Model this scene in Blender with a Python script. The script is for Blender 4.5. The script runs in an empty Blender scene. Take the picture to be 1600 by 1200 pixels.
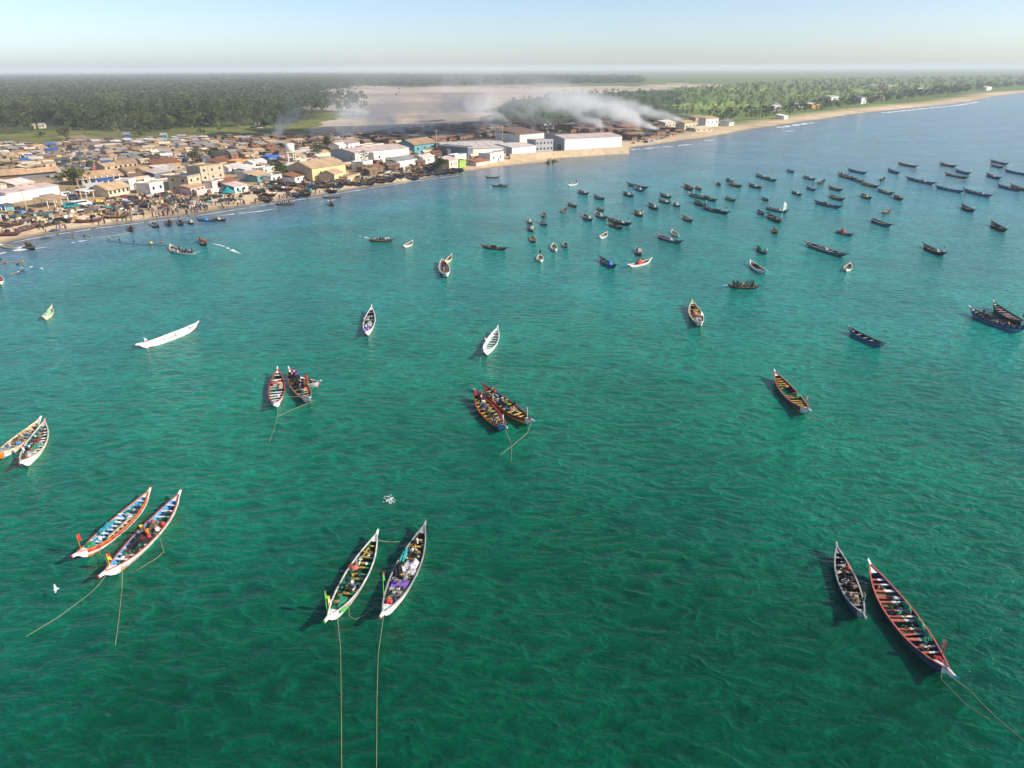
import bpy, bmesh, math, random
import numpy as np
from mathutils import Vector, Matrix, Quaternion

random.seed(7)
RNG = np.random.default_rng(7)
SC = bpy.context.scene
COL = SC.collection
PI = math.pi

# ------------------------------------------------------------------ camera, sky, sun, exposure
CAM_H, PITCH, ROLL, FPX = 50.0, math.radians(24.53), math.radians(0.22), 1081.0
cam_data = bpy.data.cameras.new("camera")
cam = bpy.data.objects.new("camera", cam_data)
COL.objects.link(cam)
cam_data.sensor_width = 36.0
cam_data.lens = FPX / 1600.0 * 36.0
cam_data.clip_start = 0.5
cam_data.clip_end = 60000.0
CAM_M = Matrix.Translation((0, 0, CAM_H)) @ Matrix.Rotation(PI / 2 - PITCH, 4, 'X') @ Matrix.Rotation(-ROLL, 4, 'Z')
cam.matrix_world = CAM_M
SC.camera = cam
SC.render.resolution_x, SC.render.resolution_y = 1024, 768

SUN_AZ, SUN_EL = math.radians(104.0), math.radians(31.0)      # clockwise from the view direction (+Y)
SUN_DIR = Vector((math.sin(SUN_AZ) * math.cos(SUN_EL), math.cos(SUN_AZ) * math.cos(SUN_EL), math.sin(SUN_EL)))
world = bpy.data.worlds.new("World")
SC.world = world
world.use_nodes = True
wn = world.node_tree.nodes
wl = world.node_tree.links
wn.clear()
w_out = wn.new('ShaderNodeOutputWorld')
w_bg = wn.new('ShaderNodeBackground')
w_sky = wn.new('ShaderNodeTexSky')
w_sky.sky_type = 'NISHITA'
w_sky.sun_disc = False
w_sky.sun_elevation = SUN_EL
w_sky.sun_rotation = SUN_AZ
w_sky.air_density = 0.62
w_sky.dust_density = 0.85
w_sky.ozone_density = 0.6
w_bg.inputs['Strength'].default_value = 0.14
wl.new(w_sky.outputs['Color'], w_bg.inputs['Color'])
wl.new(w_bg.outputs['Background'], w_out.inputs['Surface'])

sun_data = bpy.data.lights.new("sun", 'SUN')
sun_data.energy = 4.6
sun_data.angle = math.radians(0.53)
sun_data.color = (1.0, 0.93, 0.82)
sun = bpy.data.objects.new("sun", sun_data)
COL.objects.link(sun)
sun.rotation_euler = (-SUN_DIR).to_track_quat('-Z', 'Y').to_euler()
sun.location = SUN_DIR * 500

SC.view_settings.view_transform = 'Standard'
SC.view_settings.look = 'None'
SC.view_settings.exposure = 0.38
SC.view_settings.gamma = 1.0
SC.view_settings.use_curve_mapping = False
SC.render.engine = 'CYCLES'
SC.cycles.max_bounces = 10
SC.cycles.volume_bounces = 9
SC.cycles.transparent_max_bounces = 8
SC.cycles.use_denoising = True
SC.cycles.volume_step_rate = 1.0
SC.cycles.volume_max_steps = 128

# ------------------------------------------------------------------ helpers: pixels of the photograph (1600 wide) to places
def ray(px, py):
    d = Vector(((px - 800.0) / FPX, -(py - 600.0) / FPX, -1.0))
    return (CAM_M.to_3x3() @ d).normalized()

def gp(px, py, z=0.0):
    d = ray(px, py)
    t = (z - CAM_H) / d.z
    return Vector((0, 0, CAM_H)) + d * t

_R3 = np.array(CAM_M.to_3x3())
def to_px(P):
    """world points (n,3) -> photograph pixels"""
    q = (np.asarray(P, float) - np.array([0, 0, CAM_H])) @ _R3
    z = -q[:, 2]
    ok = z > 0.1
    z = np.where(ok, z, 0.1)
    x = 800 + FPX * q[:, 0] / z
    y = 600 - FPX * q[:, 1] / z
    x[~ok] = -1e6
    return x, y

def in_poly(x, y, poly):
    inside = np.zeros(x.shape, bool)
    n = len(poly)
    for i in range(n):
        x1, y1 = poly[i]
        x2, y2 = poly[(i + 1) % n]
        c = ((y1 > y) != (y2 > y)) & (x < (x2 - x1) * (y - y1) / (y2 - y1 + 1e-12) + x1)
        inside ^= c
    return inside

def tag(o, label=None, cat=None, group=None, kind=None):
    if label: o['label'] = label
    if cat: o['category'] = cat
    if group: o['group'] = group
    if kind: o['kind'] = kind
    return o

def empty(name, loc=(0, 0, 0), rz=0.0, label=None, cat=None, group=None):
    o = bpy.data.objects.new(name, None)
    o.empty_display_size = 0.3
    o.location = loc
    o.rotation_euler = (0, 0, rz)
    COL.objects.link(o)
    return tag(o, label, cat, group)

def link(name, me, parent=None):
    o = bpy.data.objects.new(name, me)
    COL.objects.link(o)
    if parent is not None: o.parent = parent
    return o

_kids = {}
def copy_tree(o, parent=None):
    c = o.copy()
    COL.objects.link(c)
    c.parent = parent
    for ch in kids_of(o):
        copy_tree(ch, c)
    return c
def kids_of(o):
    if o.name not in _kids: _kids[o.name] = list(o.children)
    return _kids[o.name]

# ------------------------------------------------------------------ materials
_mats = {}
def mat(name, color, rough=0.7, var=0.18, scale=0.6, spec=0.3, stretch=(1, 1, 1), metal=0.0, bump=0.0, rand=0.0, back=None):
    """weathered surface: base colour broken up by two noises; rand = brightness change from one object to the next"""
    if name in _mats: return _mats[name]
    m = bpy.data.materials.new(name)
    m.use_nodes = True
    nt = m.node_tree
    n, l = nt.nodes, nt.links
    b = n['Principled BSDF']
    b.inputs['Roughness'].default_value = rough
    b.inputs['Specular IOR Level'].default_value = spec
    b.inputs['Metallic'].default_value = metal
    tc = n.new('ShaderNodeTexCoord')
    mp = n.new('ShaderNodeMapping')
    mp.inputs['Scale'].default_value = stretch
    l.new(tc.outputs['Object'], mp.inputs['Vector'])
    nz = n.new('ShaderNodeTexNoise')
    nz.inputs['Scale'].default_value = scale
    nz.inputs['Detail'].default_value = 5
    nz.inputs['Roughness'].default_value = 0.65
    l.new(mp.outputs['Vector'], nz.inputs['Vector'])
    rp = n.new('ShaderNodeMapRange')
    rp.inputs['From Min'].default_value = 0.3
    rp.inputs['From Max'].default_value = 0.7
    rp.inputs['To Min'].default_value = 1 - var
    rp.inputs['To Max'].default_value = 1 + var
    l.new(nz.outputs['Fac'], rp.inputs['Value'])
    mx = n.new('ShaderNodeVectorMath')
    mx.operation = 'SCALE'
    mx.inputs[0].default_value = color[:3]
    if rand:
        oi = n.new('ShaderNodeObjectInfo')
        r2 = n.new('ShaderNodeMapRange')
        r2.inputs['To Min'].default_value = 1 - rand
        r2.inputs['To Max'].default_value = 1 + rand
        l.new(oi.outputs['Random'], r2.inputs['Value'])
        mu = n.new('ShaderNodeMath')
        mu.operation = 'MULTIPLY'
        l.new(rp.outputs['Result'], mu.inputs[0])
        l.new(r2.outputs['Result'], mu.inputs[1])
        l.new(mu.outputs[0], mx.inputs['Scale'])
    else:
        l.new(rp.outputs['Result'], mx.inputs['Scale'])
    l.new(mx.outputs['Vector'], b.inputs['Base Color'])
    if bump:
        bp = n.new('ShaderNodeBump')
        bp.inputs['Strength'].default_value = 1.0
        bp.inputs['Distance'].default_value = bump
        l.new(nz.outputs['Fac'], bp.inputs['Height'])
        l.new(bp.outputs['Normal'], b.inputs['Normal'])
    _mats[name] = m
    return m

# ------------------------------------------------------------------ shoreline (polar: azimuth -> distance from below the camera)
SHORE_PX = [(0, 384), (19, 377), (47, 371), (75, 366), (112, 359), (150, 355), (187, 350), (225, 345), (262, 340), (300, 336), (355, 327), (392, 321), (430, 315),
            (467, 309), (505, 304), (542, 297), (580, 291), (635, 285), (672, 277), (710, 272), (747, 266), (785, 261), (822, 257), (860, 253), (905, 244), (950, 239), (978, 236),
            (990, 230), (1027, 226), (1065, 220), (1102, 216), (1140, 209), (1175, 202), (1212, 197), (1250, 191), (1287, 186), (1325, 180), (1375, 174),
            (1431, 168), (1487, 163), (1525, 157), (1562, 149), (1600, 145)]
_sp = [gp(x, y) for x, y in SHORE_PX]
_t0 = (_sp[0] - _sp[4]).normalized()
_left = [_sp[0] + _t0 * k for k in (1500, 700, 300, 120)]
_e = _sp[-1]
_right = [_e + Vector((350, 260, 0)), _e + Vector((1200, 640, 0)), _e + Vector((4200, 1500, 0)), _e + Vector((16000, 5200, 0))]
SHORE = _left + _sp + _right
S_AZ = np.array([math.atan2(p.x, p.y) for p in SHORE])
S_R = np.array([math.hypot(p.x, p.y) for p in SHORE])
SXY = np.array([(p.x, p.y) for p in SHORE])
def shore_r(az): return np.interp(az, S_AZ, S_R)
def shore_dist(x, y):
    """signed distance to the shoreline: > 0 on land"""
    P = np.stack([np.asarray(x, float), np.asarray(y, float)], -1)
    best = np.full(P.shape[:-1], 1e12)
    for i in range(len(SXY) - 1):
        a, b = SXY[i], SXY[i + 1]
        ab = b - a
        t = np.clip(((P - a) @ ab) / (ab @ ab), 0, 1)
        d = np.hypot(P[..., 0] - a[0] - t * ab[0], P[..., 1] - a[1] - t * ab[1])
        best = np.minimum(best, d)
    az = np.arctan2(P[..., 0], P[..., 1])
    return np.where(np.hypot(P[..., 0], P[..., 1]) > shore_r(az), best, -best)

def land_z(x, y):
    d = shore_dist(x, y)
    z = np.interp(d, [-40, -15, 0, 6, 18, 40, 120, 600], [-3.0, -1.3, -0.02, 0.5, 1.3, 1.7, 2.2, 3.0])
    return z + 0.25 * np.sin(np.asarray(x) * 0.031 + 1.3) * np.sin(np.asarray(y) * 0.027) * np.clip(d / 30, 0, 1)

def grid_mesh(name, P, na, nr):
    idx = np.arange(na * nr).reshape(na, nr)
    q = np.stack([idx[:-1, :-1], idx[1:, :-1], idx[1:, 1:], idx[:-1, 1:]], -1).reshape(-1, 4)
    me = bpy.data.meshes.new(name)
    me.vertices.add(len(P))
    me.vertices.foreach_set('co', P.astype(np.float32).ravel())
    me.loops.add(q.size)
    me.loops.foreach_set('vertex_index', q.ravel().astype(np.int32))
    me.polygons.add(len(q))
    me.polygons.foreach_set('loop_start', np.arange(0, q.size, 4, dtype=np.int32))
    me.update(calc_edges=True)
    me.validate()
    return me

# ---- land
az = np.concatenate([np.radians(np.arange(-130, -42, 4.0)), np.radians(np.arange(-42, 42, 0.16)), np.radians(np.arange(42, 69, 3.0))])
u = np.concatenate([[-0.10, -0.05, -0.02], np.linspace(0, 1, 300) ** 1.6])
R0 = shore_r(az)
LFAR = 22000.0
rr = np.where(u[None, :] < 0, R0[:, None] + u[None, :] * 300.0, R0[:, None] * (LFAR / R0[:, None]) ** np.clip(u[None, :], 0, 1))
X = rr * np.sin(az)[:, None]
Y = rr * np.cos(az)[:, None]
sd = shore_dist(X, Y)
Z = land_z(X, Y)
P = np.stack([X, Y, Z], -1).reshape(-1, 3)
px, py = to_px(P)
sdf = sd.ravel()

C_SAND, C_WET = np.array([.60, .45, .28]), np.array([.20, .165, .135])
C_DIRT, C_ORANGE, C_DARK = np.array([.36, .26, .17]), np.array([.50, .32, .17]), np.array([.085, .06, .05])
C_FLAT, C_GRASS, C_FLOOR = np.array([.50, .40, .295]), np.array([.17, .17, .045]), np.array([.075, .085, .03])
C_SCRUB, C_LIME, C_MANG = np.array([.15, .20, .055]), np.array([.24, .31, .08]), np.array([.07, .10, .05])
C_ASH = np.array([.16, .145, .135])
POLY_TOWN = [(-900, 520), (-900, 224), (100, 224), (330, 216), (470, 212), (560, 205), (700, 198), (800, 196), (1000, 186), (1130, 186), (1160, 206), (990, 260), (700, 320), (300, 380)]
POLY_GRASS = [(-900, 226), (-900, 207), (100, 205), (250, 212), (350, 196), (430, 200), (470, 190), (540, 176), (470, 215), (330, 218), (100, 226)]
POLY_FLAT = [(440, 203), (500, 186), (585, 182), (545, 169), (470, 170), (545, 152), (500, 141), (560, 136), (700, 135), (990, 135), (1050, 131), (1130, 131), (1130, 134), (1050, 136), (1020, 141), (880, 146), (790, 160), (770, 168), (760, 178), (770, 190), (820, 189), (820, 199), (600, 210), (480, 214)]
POLY_MANG = [(775, 176), (800, 160), (880, 146), (1000, 142), (1060, 142), (1075, 187), (900, 196), (800, 190), (780, 187)]
POLY_SCRUB = [(1000, 142), (1060, 135), (1150, 132), (1300, 122), (1700, 118), (1700, 140), (1400, 172), (1150, 202), (1050, 190)]
POLY_DARK = [(560, 214), (700, 190), (800, 188), (880, 192), (1000, 186), (1075, 196), (1060, 214), (985, 224), (975, 208), (820, 208), (690, 222), (600, 224), (440, 232), (440, 216)]
POLY_ASH = [(85, 262), (92, 243), (125, 234), (160, 240), (165, 262), (120, 272)]
LIMES = [[(1035, 164), (1110, 160), (1172, 161), (1160, 169), (1060, 174)], [(1235, 148), (1310, 142), (1362, 140), (1360, 146), (1290, 150), (1240, 150)], [(1110, 140), (1200, 136), (1260, 137), (1180, 142)],
         [(1380, 133), (1450, 130), (1460, 133), (1390, 136)], [(1120, 150), (1190, 147), (1200, 150), (1125, 153)]]
TANS = [[(1340, 135), (1400, 133), (1400, 136), (1350, 137)], [(880, 140), (1040, 136), (1040, 140), (880, 143)], [(150, 118.5), (215, 118), (215, 119.5), (150, 120)]]
base = np.tile(C_FLOOR, (len(P), 1))
far_r = np.hypot(P[:, 0], P[:, 1])
_f = [(.011, .017, 1.0), (-.021, .013, 2.1), (.037, .029, .4), (-.06, .051, 3.0), (.013, -.03, 5.1), (.11, .09, .7), (-.17, .13, 1.9)]
wob = sum(np.sin(P[:, 0] * a + P[:, 1] * b_ + c) / (1 + 14 * abs(a)) for a, b_, c in _f)
wob2 = sum(np.sin(P[:, 1] * a - P[:, 0] * b_ + c * 2) / (1 + 14 * abs(a)) for a, b_, c in _f)
_k = np.clip((py - 108) / 90, .02, 1.3)
def put(poly, c):
    base[in_poly(px + wob * 11 * _k, py + wob2 * 3.2 * _k, poly)] = c
put([(-900, 132), (-900, 90), (2600, 80), (2600, 128), (1000, 134), (600, 134)], C_SCRUB * 0.9)
put(POLY_SCRUB, C_SCRUB); put(POLY_FLAT, C_FLAT); put(POLY_MANG, C_MANG)
for q in LIMES: put(q, C_LIME)
for q in TANS: put(q, C_FLAT)
put(POLY_GRASS, C_GRASS); put(POLY_TOWN, C_DIRT); put(POLY_DARK, C_DARK); put(POLY_ASH, C_ASH)
town = in_poly(px, py, POLY_TOWN)
# beach: widths along the coast
bw = np.interp(px, [0, 130, 300, 480, 600, 720, 800, 980, 1100, 1300, 1600], [38, 46, 34, 22, 16, 16, 24, 22, 26, 34, 40])
k = np.clip((bw * 1.5 - sdf) / (bw * .9), 0, 1)[:, None]
base = base * (1 - k) + np.where(k > 0, C_SAND, base) * k
sel = town & (sdf > 20) & (sdf < 130) & (px < 560)
base[sel] = base[sel] * .45 + C_ORANGE * .55
k = np.clip((5.0 - sdf) / 5.0, 0, 1)[:, None]
base = base * (1 - k) + C_WET * k
me = grid_mesh('ground', P, len(az), len(u))
ca = me.color_attributes.new('zone', 'FLOAT_COLOR', 'POINT')
ca.data.foreach_set('color', np.concatenate([base, np.ones((len(P), 1))], 1).astype(np.float32).ravel())
me.polygons.foreach_set('use_smooth', np.ones(len(me.polygons), bool))
ground = link('ground', me)
tag(ground, 'sandy shore, brown town ground, pale salt flats and scrubland behind the bay', None, None, 'structure')
gm = bpy.data.materials.new('ground_soil')
gm.use_nodes = True
n, l = gm.node_tree.nodes, gm.node_tree.links
b = n['Principled BSDF']
b.inputs['Roughness'].default_value = 0.95
b.inputs['Specular IOR Level'].default_value = 0.1
at = n.new('ShaderNodeAttribute'); at.attribute_name = 'zone'
ge = n.new('ShaderNodeNewGeometry')
def noise(scale, detail=5, rough=.6, stretch=None, nn=None, ll=None):
    nn = nn or n; ll = ll or l
    g = nn.new('ShaderNodeNewGeometry')
    v = g.outputs['Position']
    if stretch:
        mp = nn.new('ShaderNodeMapping')
        mp.inputs['Scale'].default_value = stretch[:3]
        if len(stretch) > 3: mp.inputs['Rotation'].default_value = (0, 0, stretch[3])
        ll.new(v, mp.inputs['Vector']); v = mp.outputs['Vector']
    z = nn.new('ShaderNodeTexNoise')
    z.inputs['Scale'].default_value = scale
    z.inputs['Detail'].default_value = detail
    z.inputs['Roughness'].default_value = rough
    ll.new(v, z.inputs['Vector'])
    return z.outputs['Fac']
def rng_node(v, a, b_, c, d, nn=None, ll=None):
    nn = nn or n; ll = ll or l
    m_ = nn.new('ShaderNodeMapRange')
    for k_, q in zip(('From Min', 'From Max', 'To Min', 'To Max'), (a, b_, c, d)): m_.inputs[k_].default_value = q
    ll.new(v, m_.inputs['Value'])
    return m_.outputs['Result']
def math_node(op, a, b_, nn=None, ll=None):
    nn = nn or n; ll = ll or l
    m_ = nn.new('ShaderNodeMath'); m_.operation = op
    for i, q in enumerate((a, b_)):
        if isinstance(q, (int, float)): m_.inputs[i].default_value = q
        else: ll.new(q, m_.inputs[i])
    return m_.outputs[0]
s1 = rng_node(noise(0.18, 6, .7), .3, .7, .72, 1.28)
s2 = rng_node(noise(0.012, 6, .65, (1, 2.2, 1)), .3, .7, .7, 1.3)
s3 = rng_node(noise(0.0022, 5, .6, (1, 2.5, 1)), .3, .7, .75, 1.25)
sc_ = math_node('MULTIPLY', math_node('MULTIPLY', s1, s2), s3)
vm = n.new('ShaderNodeVectorMath'); vm.operation = 'SCALE'
l.new(at.outputs['Color'], vm.inputs[0]); l.new(sc_, vm.inputs['Scale'])
l.new(vm.outputs['Vector'], b.inputs['Base Color'])
ground.data.materials.append(gm)

# ---- water
azw = np.radians(np.concatenate([np.arange(-180, -45, 5.0), np.arange(-45, 45, 0.5), np.arange(45, 181, 5.0)]))
Rw = np.where((azw < S_AZ[0]) | (azw > S_AZ[-1]), 22000.0, shore_r(np.clip(azw, S_AZ[0], S_AZ[-1])) + 6.0)
Rw = np.minimum(Rw, 22000.0)
uw = np.concatenate([np.linspace(0, .55, 24), np.linspace(.58, .9, 24), np.linspace(.905, 1, 36)])
rw = 0.5 + Rw[:, None] * uw[None, :]
XW, YW = rw * np.sin(azw)[:, None], rw * np.cos(azw)[:, None]
PW = np.stack([XW, YW, np.zeros_like(XW)], -1).reshape(-1, 3)
dW = -shore_dist(PW[:, 0], PW[:, 1])
me = grid_mesh('water', PW, len(azw), len(uw))
# water tone: shoaling by the beach, plus a vignette painted dark below the camera
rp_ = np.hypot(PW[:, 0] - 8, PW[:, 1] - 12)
depth = .5 * np.clip(dW / 62.0, 0, 1) + .5 * np.clip((150 - rp_) / 112.0, 0, 1) ** .8 - .36 * np.clip((rp_ - 190) / 260.0, 0, 1) * np.clip(dW / 62.0, 0, 1)  # last term paints sky reflection into the far water as paler blue
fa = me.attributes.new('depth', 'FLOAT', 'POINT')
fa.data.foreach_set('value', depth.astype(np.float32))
water = link('water', me)
tag(water, 'green blue bay water with small wind waves', None, None, 'structure')
wm = bpy.data.materials.new('sea_water')
wm.use_nodes = True
n, l = wm.node_tree.nodes, wm.node_tree.links
b = n['Principled BSDF']
b.inputs['IOR'].default_value = 1.33
b.inputs['Roughness'].default_value = 0.17
b.inputs['Specular IOR Level'].default_value = 0.5
at = n.new('ShaderNodeAttribute'); at.attribute_name = 'depth'  # value mixes shoaling with painted vignette and far sky sheen, not depth alone
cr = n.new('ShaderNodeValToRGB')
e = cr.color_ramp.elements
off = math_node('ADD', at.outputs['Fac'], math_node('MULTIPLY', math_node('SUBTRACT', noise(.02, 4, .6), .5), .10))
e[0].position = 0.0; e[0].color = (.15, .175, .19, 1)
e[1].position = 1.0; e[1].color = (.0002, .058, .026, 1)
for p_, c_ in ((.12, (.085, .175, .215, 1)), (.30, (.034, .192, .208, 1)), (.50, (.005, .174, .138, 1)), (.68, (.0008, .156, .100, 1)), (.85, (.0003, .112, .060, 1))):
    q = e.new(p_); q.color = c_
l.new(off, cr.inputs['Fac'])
WR = math.radians(12)
def ridged(scale, stretch, detail=4, dim=.9):
    mp = n.new('ShaderNodeMapping'); mp.inputs['Scale'].default_value = stretch[:3]; mp.inputs['Rotation'].default_value = (0, 0, stretch[3])
    l.new(n.new('ShaderNodeNewGeometry').outputs['Position'], mp.inputs['Vector'])
    z = n.new('ShaderNodeTexNoise'); z.noise_type = 'RIDGED_MULTIFRACTAL'
    z.normalize = False
    z.inputs['Scale'].default_value = scale; z.inputs['Detail'].default_value = detail; z.inputs['Roughness'].default_value = dim
    z.inputs['Offset'].default_value = 1.0; z.inputs['Gain'].default_value = 2.0; z.inputs['Distortion'].default_value = .35
    l.new(mp.outputs['Vector'], z.inputs['Vector'])
    return z.outputs['Fac']
h1 = noise(.16, 3, .5, (.6, 1, 1, WR))
h2 = noise(.75, 4, .6, (.62, 1, 1, -WR))
rg = rng_node(ridged(.50, (.55, 1, 1, WR), 3, .55), .2, 2.2, 0, 1)
h3 = noise(2.8, 3, .6, (.7, 1, 1, WR * 2))
gust = rng_node(noise(.035, 3, .55), .35, .65, .7, 1.15)          # rougher and smoother patches
fine = math_node('MULTIPLY', math_node('ADD', math_node('MULTIPLY', rg, .55), math_node('ADD', math_node('MULTIPLY', h2, .8), math_node('MULTIPLY', h3, .16))), gust)
hh = math_node('ADD', math_node('MULTIPLY', h1, .5), math_node('MULTIPLY', fine, .42))
# slow drifting patches of clearer and more turbid water; crest highlights painted into colour
pt = rng_node(noise(.03, 5, .6), .3, .7, .94, 1.06)
pt2 = rng_node(noise(.16, 4, .6), .3, .7, .93, 1.07)
crest = math_node('ADD', rng_node(fine, .35, 1.15, 0.66, 1.65), math_node('MULTIPLY', rng_node(rg, .62, .98, 0, .75), rng_node(noise(.28, 3, .6), .42, .62, .1, 1.0)))
vm = n.new('ShaderNodeVectorMath'); vm.operation = 'SCALE'
l.new(cr.outputs['Color'], vm.inputs[0]); l.new(math_node('MULTIPLY', math_node('MULTIPLY', pt, pt2), crest), vm.inputs['Scale'])
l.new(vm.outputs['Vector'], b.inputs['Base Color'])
bp = n.new('ShaderNodeBump')
bp.inputs['Strength'].default_value = 1.0
bp.inputs['Distance'].default_value = 1.0
l.new(hh, bp.inputs['Height'])
l.new(bp.outputs['Normal'], b.inputs['Normal'])
b.inputs['Specular Tint'].default_value = (.0, .65, .72, 1)
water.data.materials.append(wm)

# ---- haze: even thin air round the whole scene
bm = bmesh.new()
bmesh.ops.create_cube(bm, size=1.0)
me = bpy.data.meshes.new('haze'); bm.to_mesh(me); bm.free()
me.transform(Matrix.Translation((0, 0, 38.0)) @ Matrix.Diagonal((46000, 46000, 84, 1)))
haze = link('haze', me)
tag(haze, 'thin pale sea haze over the bay and the plain', None, None, 'stuff')
hm = bpy.data.materials.new('haze_air')
hm.use_nodes = True
n, l = hm.node_tree.nodes, hm.node_tree.links
n.remove(n['Principled BSDF'])
pv = n.new('ShaderNodeVolumePrincipled')
pv.inputs['Color'].default_value = (.86, .92, 1.0, 1)
pv.inputs['Density'].default_value = 0.00013
pv.inputs['Anisotropy'].default_value = 0.0
l.new(pv.outputs['Volume'], n['Material Output'].inputs['Volume'])
haze.data.materials.append(hm)

# ================================================================== mesh builder
class MB:
    def __init__(s): s.v, s.f, s.m = [], [], []
    def face(s, pts, mi=0):
        i = len(s.v); s.v.extend([tuple(p) for p in pts]); s.f.append(tuple(range(i, i + len(pts)))); s.m.append(mi)
    def hexa(s, c8, mi=0, skip=()):
        """8 corners: bottom 4 counter-clockwise, top 4"""
        i = len(s.v); s.v.extend([tuple(p) for p in c8])
        for k, q in enumerate(((3, 2, 1, 0), (4, 5, 6, 7), (0, 1, 5, 4), (1, 2, 6, 5), (2, 3, 7, 6), (3, 0, 4, 7))):
            if k in skip: continue
            s.f.append(tuple(i + j for j in q)); s.m.append(mi)
        return s
    def box(s, x0, y0, z0, x1, y1, z1, mi=0):
        return s.hexa([(x0, y0, z0), (x1, y0, z0), (x1, y1, z0), (x0, y1, z0), (x0, y0, z1), (x1, y0, z1), (x1, y1, z1), (x0, y1, z1)], mi)
    def bar(s, a, b, w, h, mi=0, up=(0, 0, 1)):
        a, b = Vector(a), Vector(b)
        d = (b - a).normalized(); up = Vector(up)
        sd = d.cross(up)
        if sd.length < 1e-4: sd = d.cross(Vector((1, 0, 0)))
        sd.normalize(); u = sd.cross(d).normalized()
        sd *= w / 2; u *= h / 2
        return s.hexa([a - sd - u, a + sd - u, b + sd - u, b - sd - u, a - sd + u, a + sd + u, b + sd + u, b - sd + u], mi)
    def tube(s, pts, r, n=5, mi=0, cap=True):
        pts = [Vector(p) for p in pts]; rs = r if isinstance(r, (list, tuple)) else [r] * len(pts)
        base = len(s.v)
        for i, p in enumerate(pts):
            d = (pts[min(i + 1, len(pts) - 1)] - pts[max(i - 1, 0)]).normalized()
            a = d.cross(Vector((0, 0, 1)))
            if a.length < 1e-3: a = Vector((1, 0, 0))
            a.normalize(); c = a.cross(d)
            for k in range(n):
                t = 2 * PI * k / n
                s.v.append(tuple(p + (a * math.cos(t) + c * math.sin(t)) * rs[i]))
        for i in range(len(pts) - 1):
            for k in range(n):
                s.f.append((base + i * n + k, base + i * n + (k + 1) % n, base + (i + 1) * n + (k + 1) % n, base + (i + 1) * n + k)); s.m.append(mi)
        if cap:
            s.f.append(tuple(base + k for k in range(n))[::-1]); s.m.append(mi)
            s.f.append(tuple(base + (len(pts) - 1) * n + k for k in range(n))); s.m.append(mi)
        return s
    def mesh(s, name, mats, smooth=False):
        me = bpy.data.meshes.new(name)
        me.from_pydata(s.v, [], s.f)
        me.polygons.foreach_set('material_index', s.m)
        if smooth: me.polygons.foreach_set('use_smooth', [True] * len(s.f))
        for m_ in mats: me.materials.append(m_)
        me.update()
        return me
    def build(s, name, mats, parent=None, smooth=False):
        return link(name, s.mesh(name, mats if isinstance(mats, (list, tuple)) else [mats], smooth), parent)

# ================================================================== paints
def paint(name, c, **k):
    kw = dict(rough=.6, var=.42, scale=2.4, spec=.35, stretch=(.5, 2, 2)); kw.update(k)
    return mat(name, c, **kw)
PT = {
    'white': paint('paint_white', (.78, .76, .71)), 'cream': paint('paint_cream', (.68, .58, .40)), 'orange': paint('paint_orange', (.56, .17, .03)),
    'red': paint('paint_red', (.50, .035, .03)), 'maroon': paint('paint_maroon', (.20, .03, .04)), 'yellow': paint('paint_yellow', (.70, .45, .05)),
    'green': paint('paint_green', (.02, .20, .09)), 'lime': paint('paint_lime', (.10, .50, .08)), 'blue': paint('paint_blue', (.04, .22, .55)),
    'sky': paint('paint_sky_blue', (.07, .30, .55)), 'navy': paint('paint_navy', (.018, .035, .12)), 'black': paint('paint_black', (.015, .016, .02)),
    'grey': paint('paint_grey', (.33, .33, .32)), 'purple': paint('paint_purple', (.22, .12, .48)), 'wood': paint('wood_brown', (.26, .15, .075), rough=.8),
    'pale': paint('wood_pale', (.50, .38, .24), rough=.85), 'dark': paint('wood_dark', (.05, .04, .035), rough=.8), 'teal': paint('paint_teal', (.02, .26, .27)),
    'pink': paint('paint_pink', (.62, .36, .36)), 'slate': paint('paint_slate', (.06, .075, .10)), 'salmon': paint('paint_salmon', (.46, .12, .085)),
    'amber': paint('wood_amber', (.52, .30, .05), rough=.75), 'dgreen': paint('paint_dark_green', (.012, .07, .035)),
}
PT['worn'] = paint('paint_worn', (.44, .37, .34), var=.75, scale=3.5, stretch=(.4, 2, 3))
PT['wornwhite'] = paint('paint_worn_white', (.66, .62, .56), var=.5, scale=2.5, stretch=(.4, 2, 4))
NETM = mat('net_black', (.022, .024, .028), rough=.95, var=.6, scale=6, spec=.1, bump=.05)
NETW = mat('net_pale', (.42, .40, .42), rough=.95, var=.85, scale=4.0, spec=.1, bump=.05)
NETG = mat('net_green', (.03, .20, .12), rough=.95, var=.6, scale=5, spec=.1, bump=.05)
NETB = mat('net_brown', (.16, .12, .08), rough=.95, var=.6, scale=5, spec=.1, bump=.05)
ROPE = mat('rope_fibre', (.30, .29, .17), rough=.9, var=.2)
FOAM = mat('sea_foam', (.78, .80, .80), rough=.9, var=.15, scale=2.0)
SKINM = mat('skin_brown', (.075, .04, .025), rough=.6, var=.1)

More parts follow.
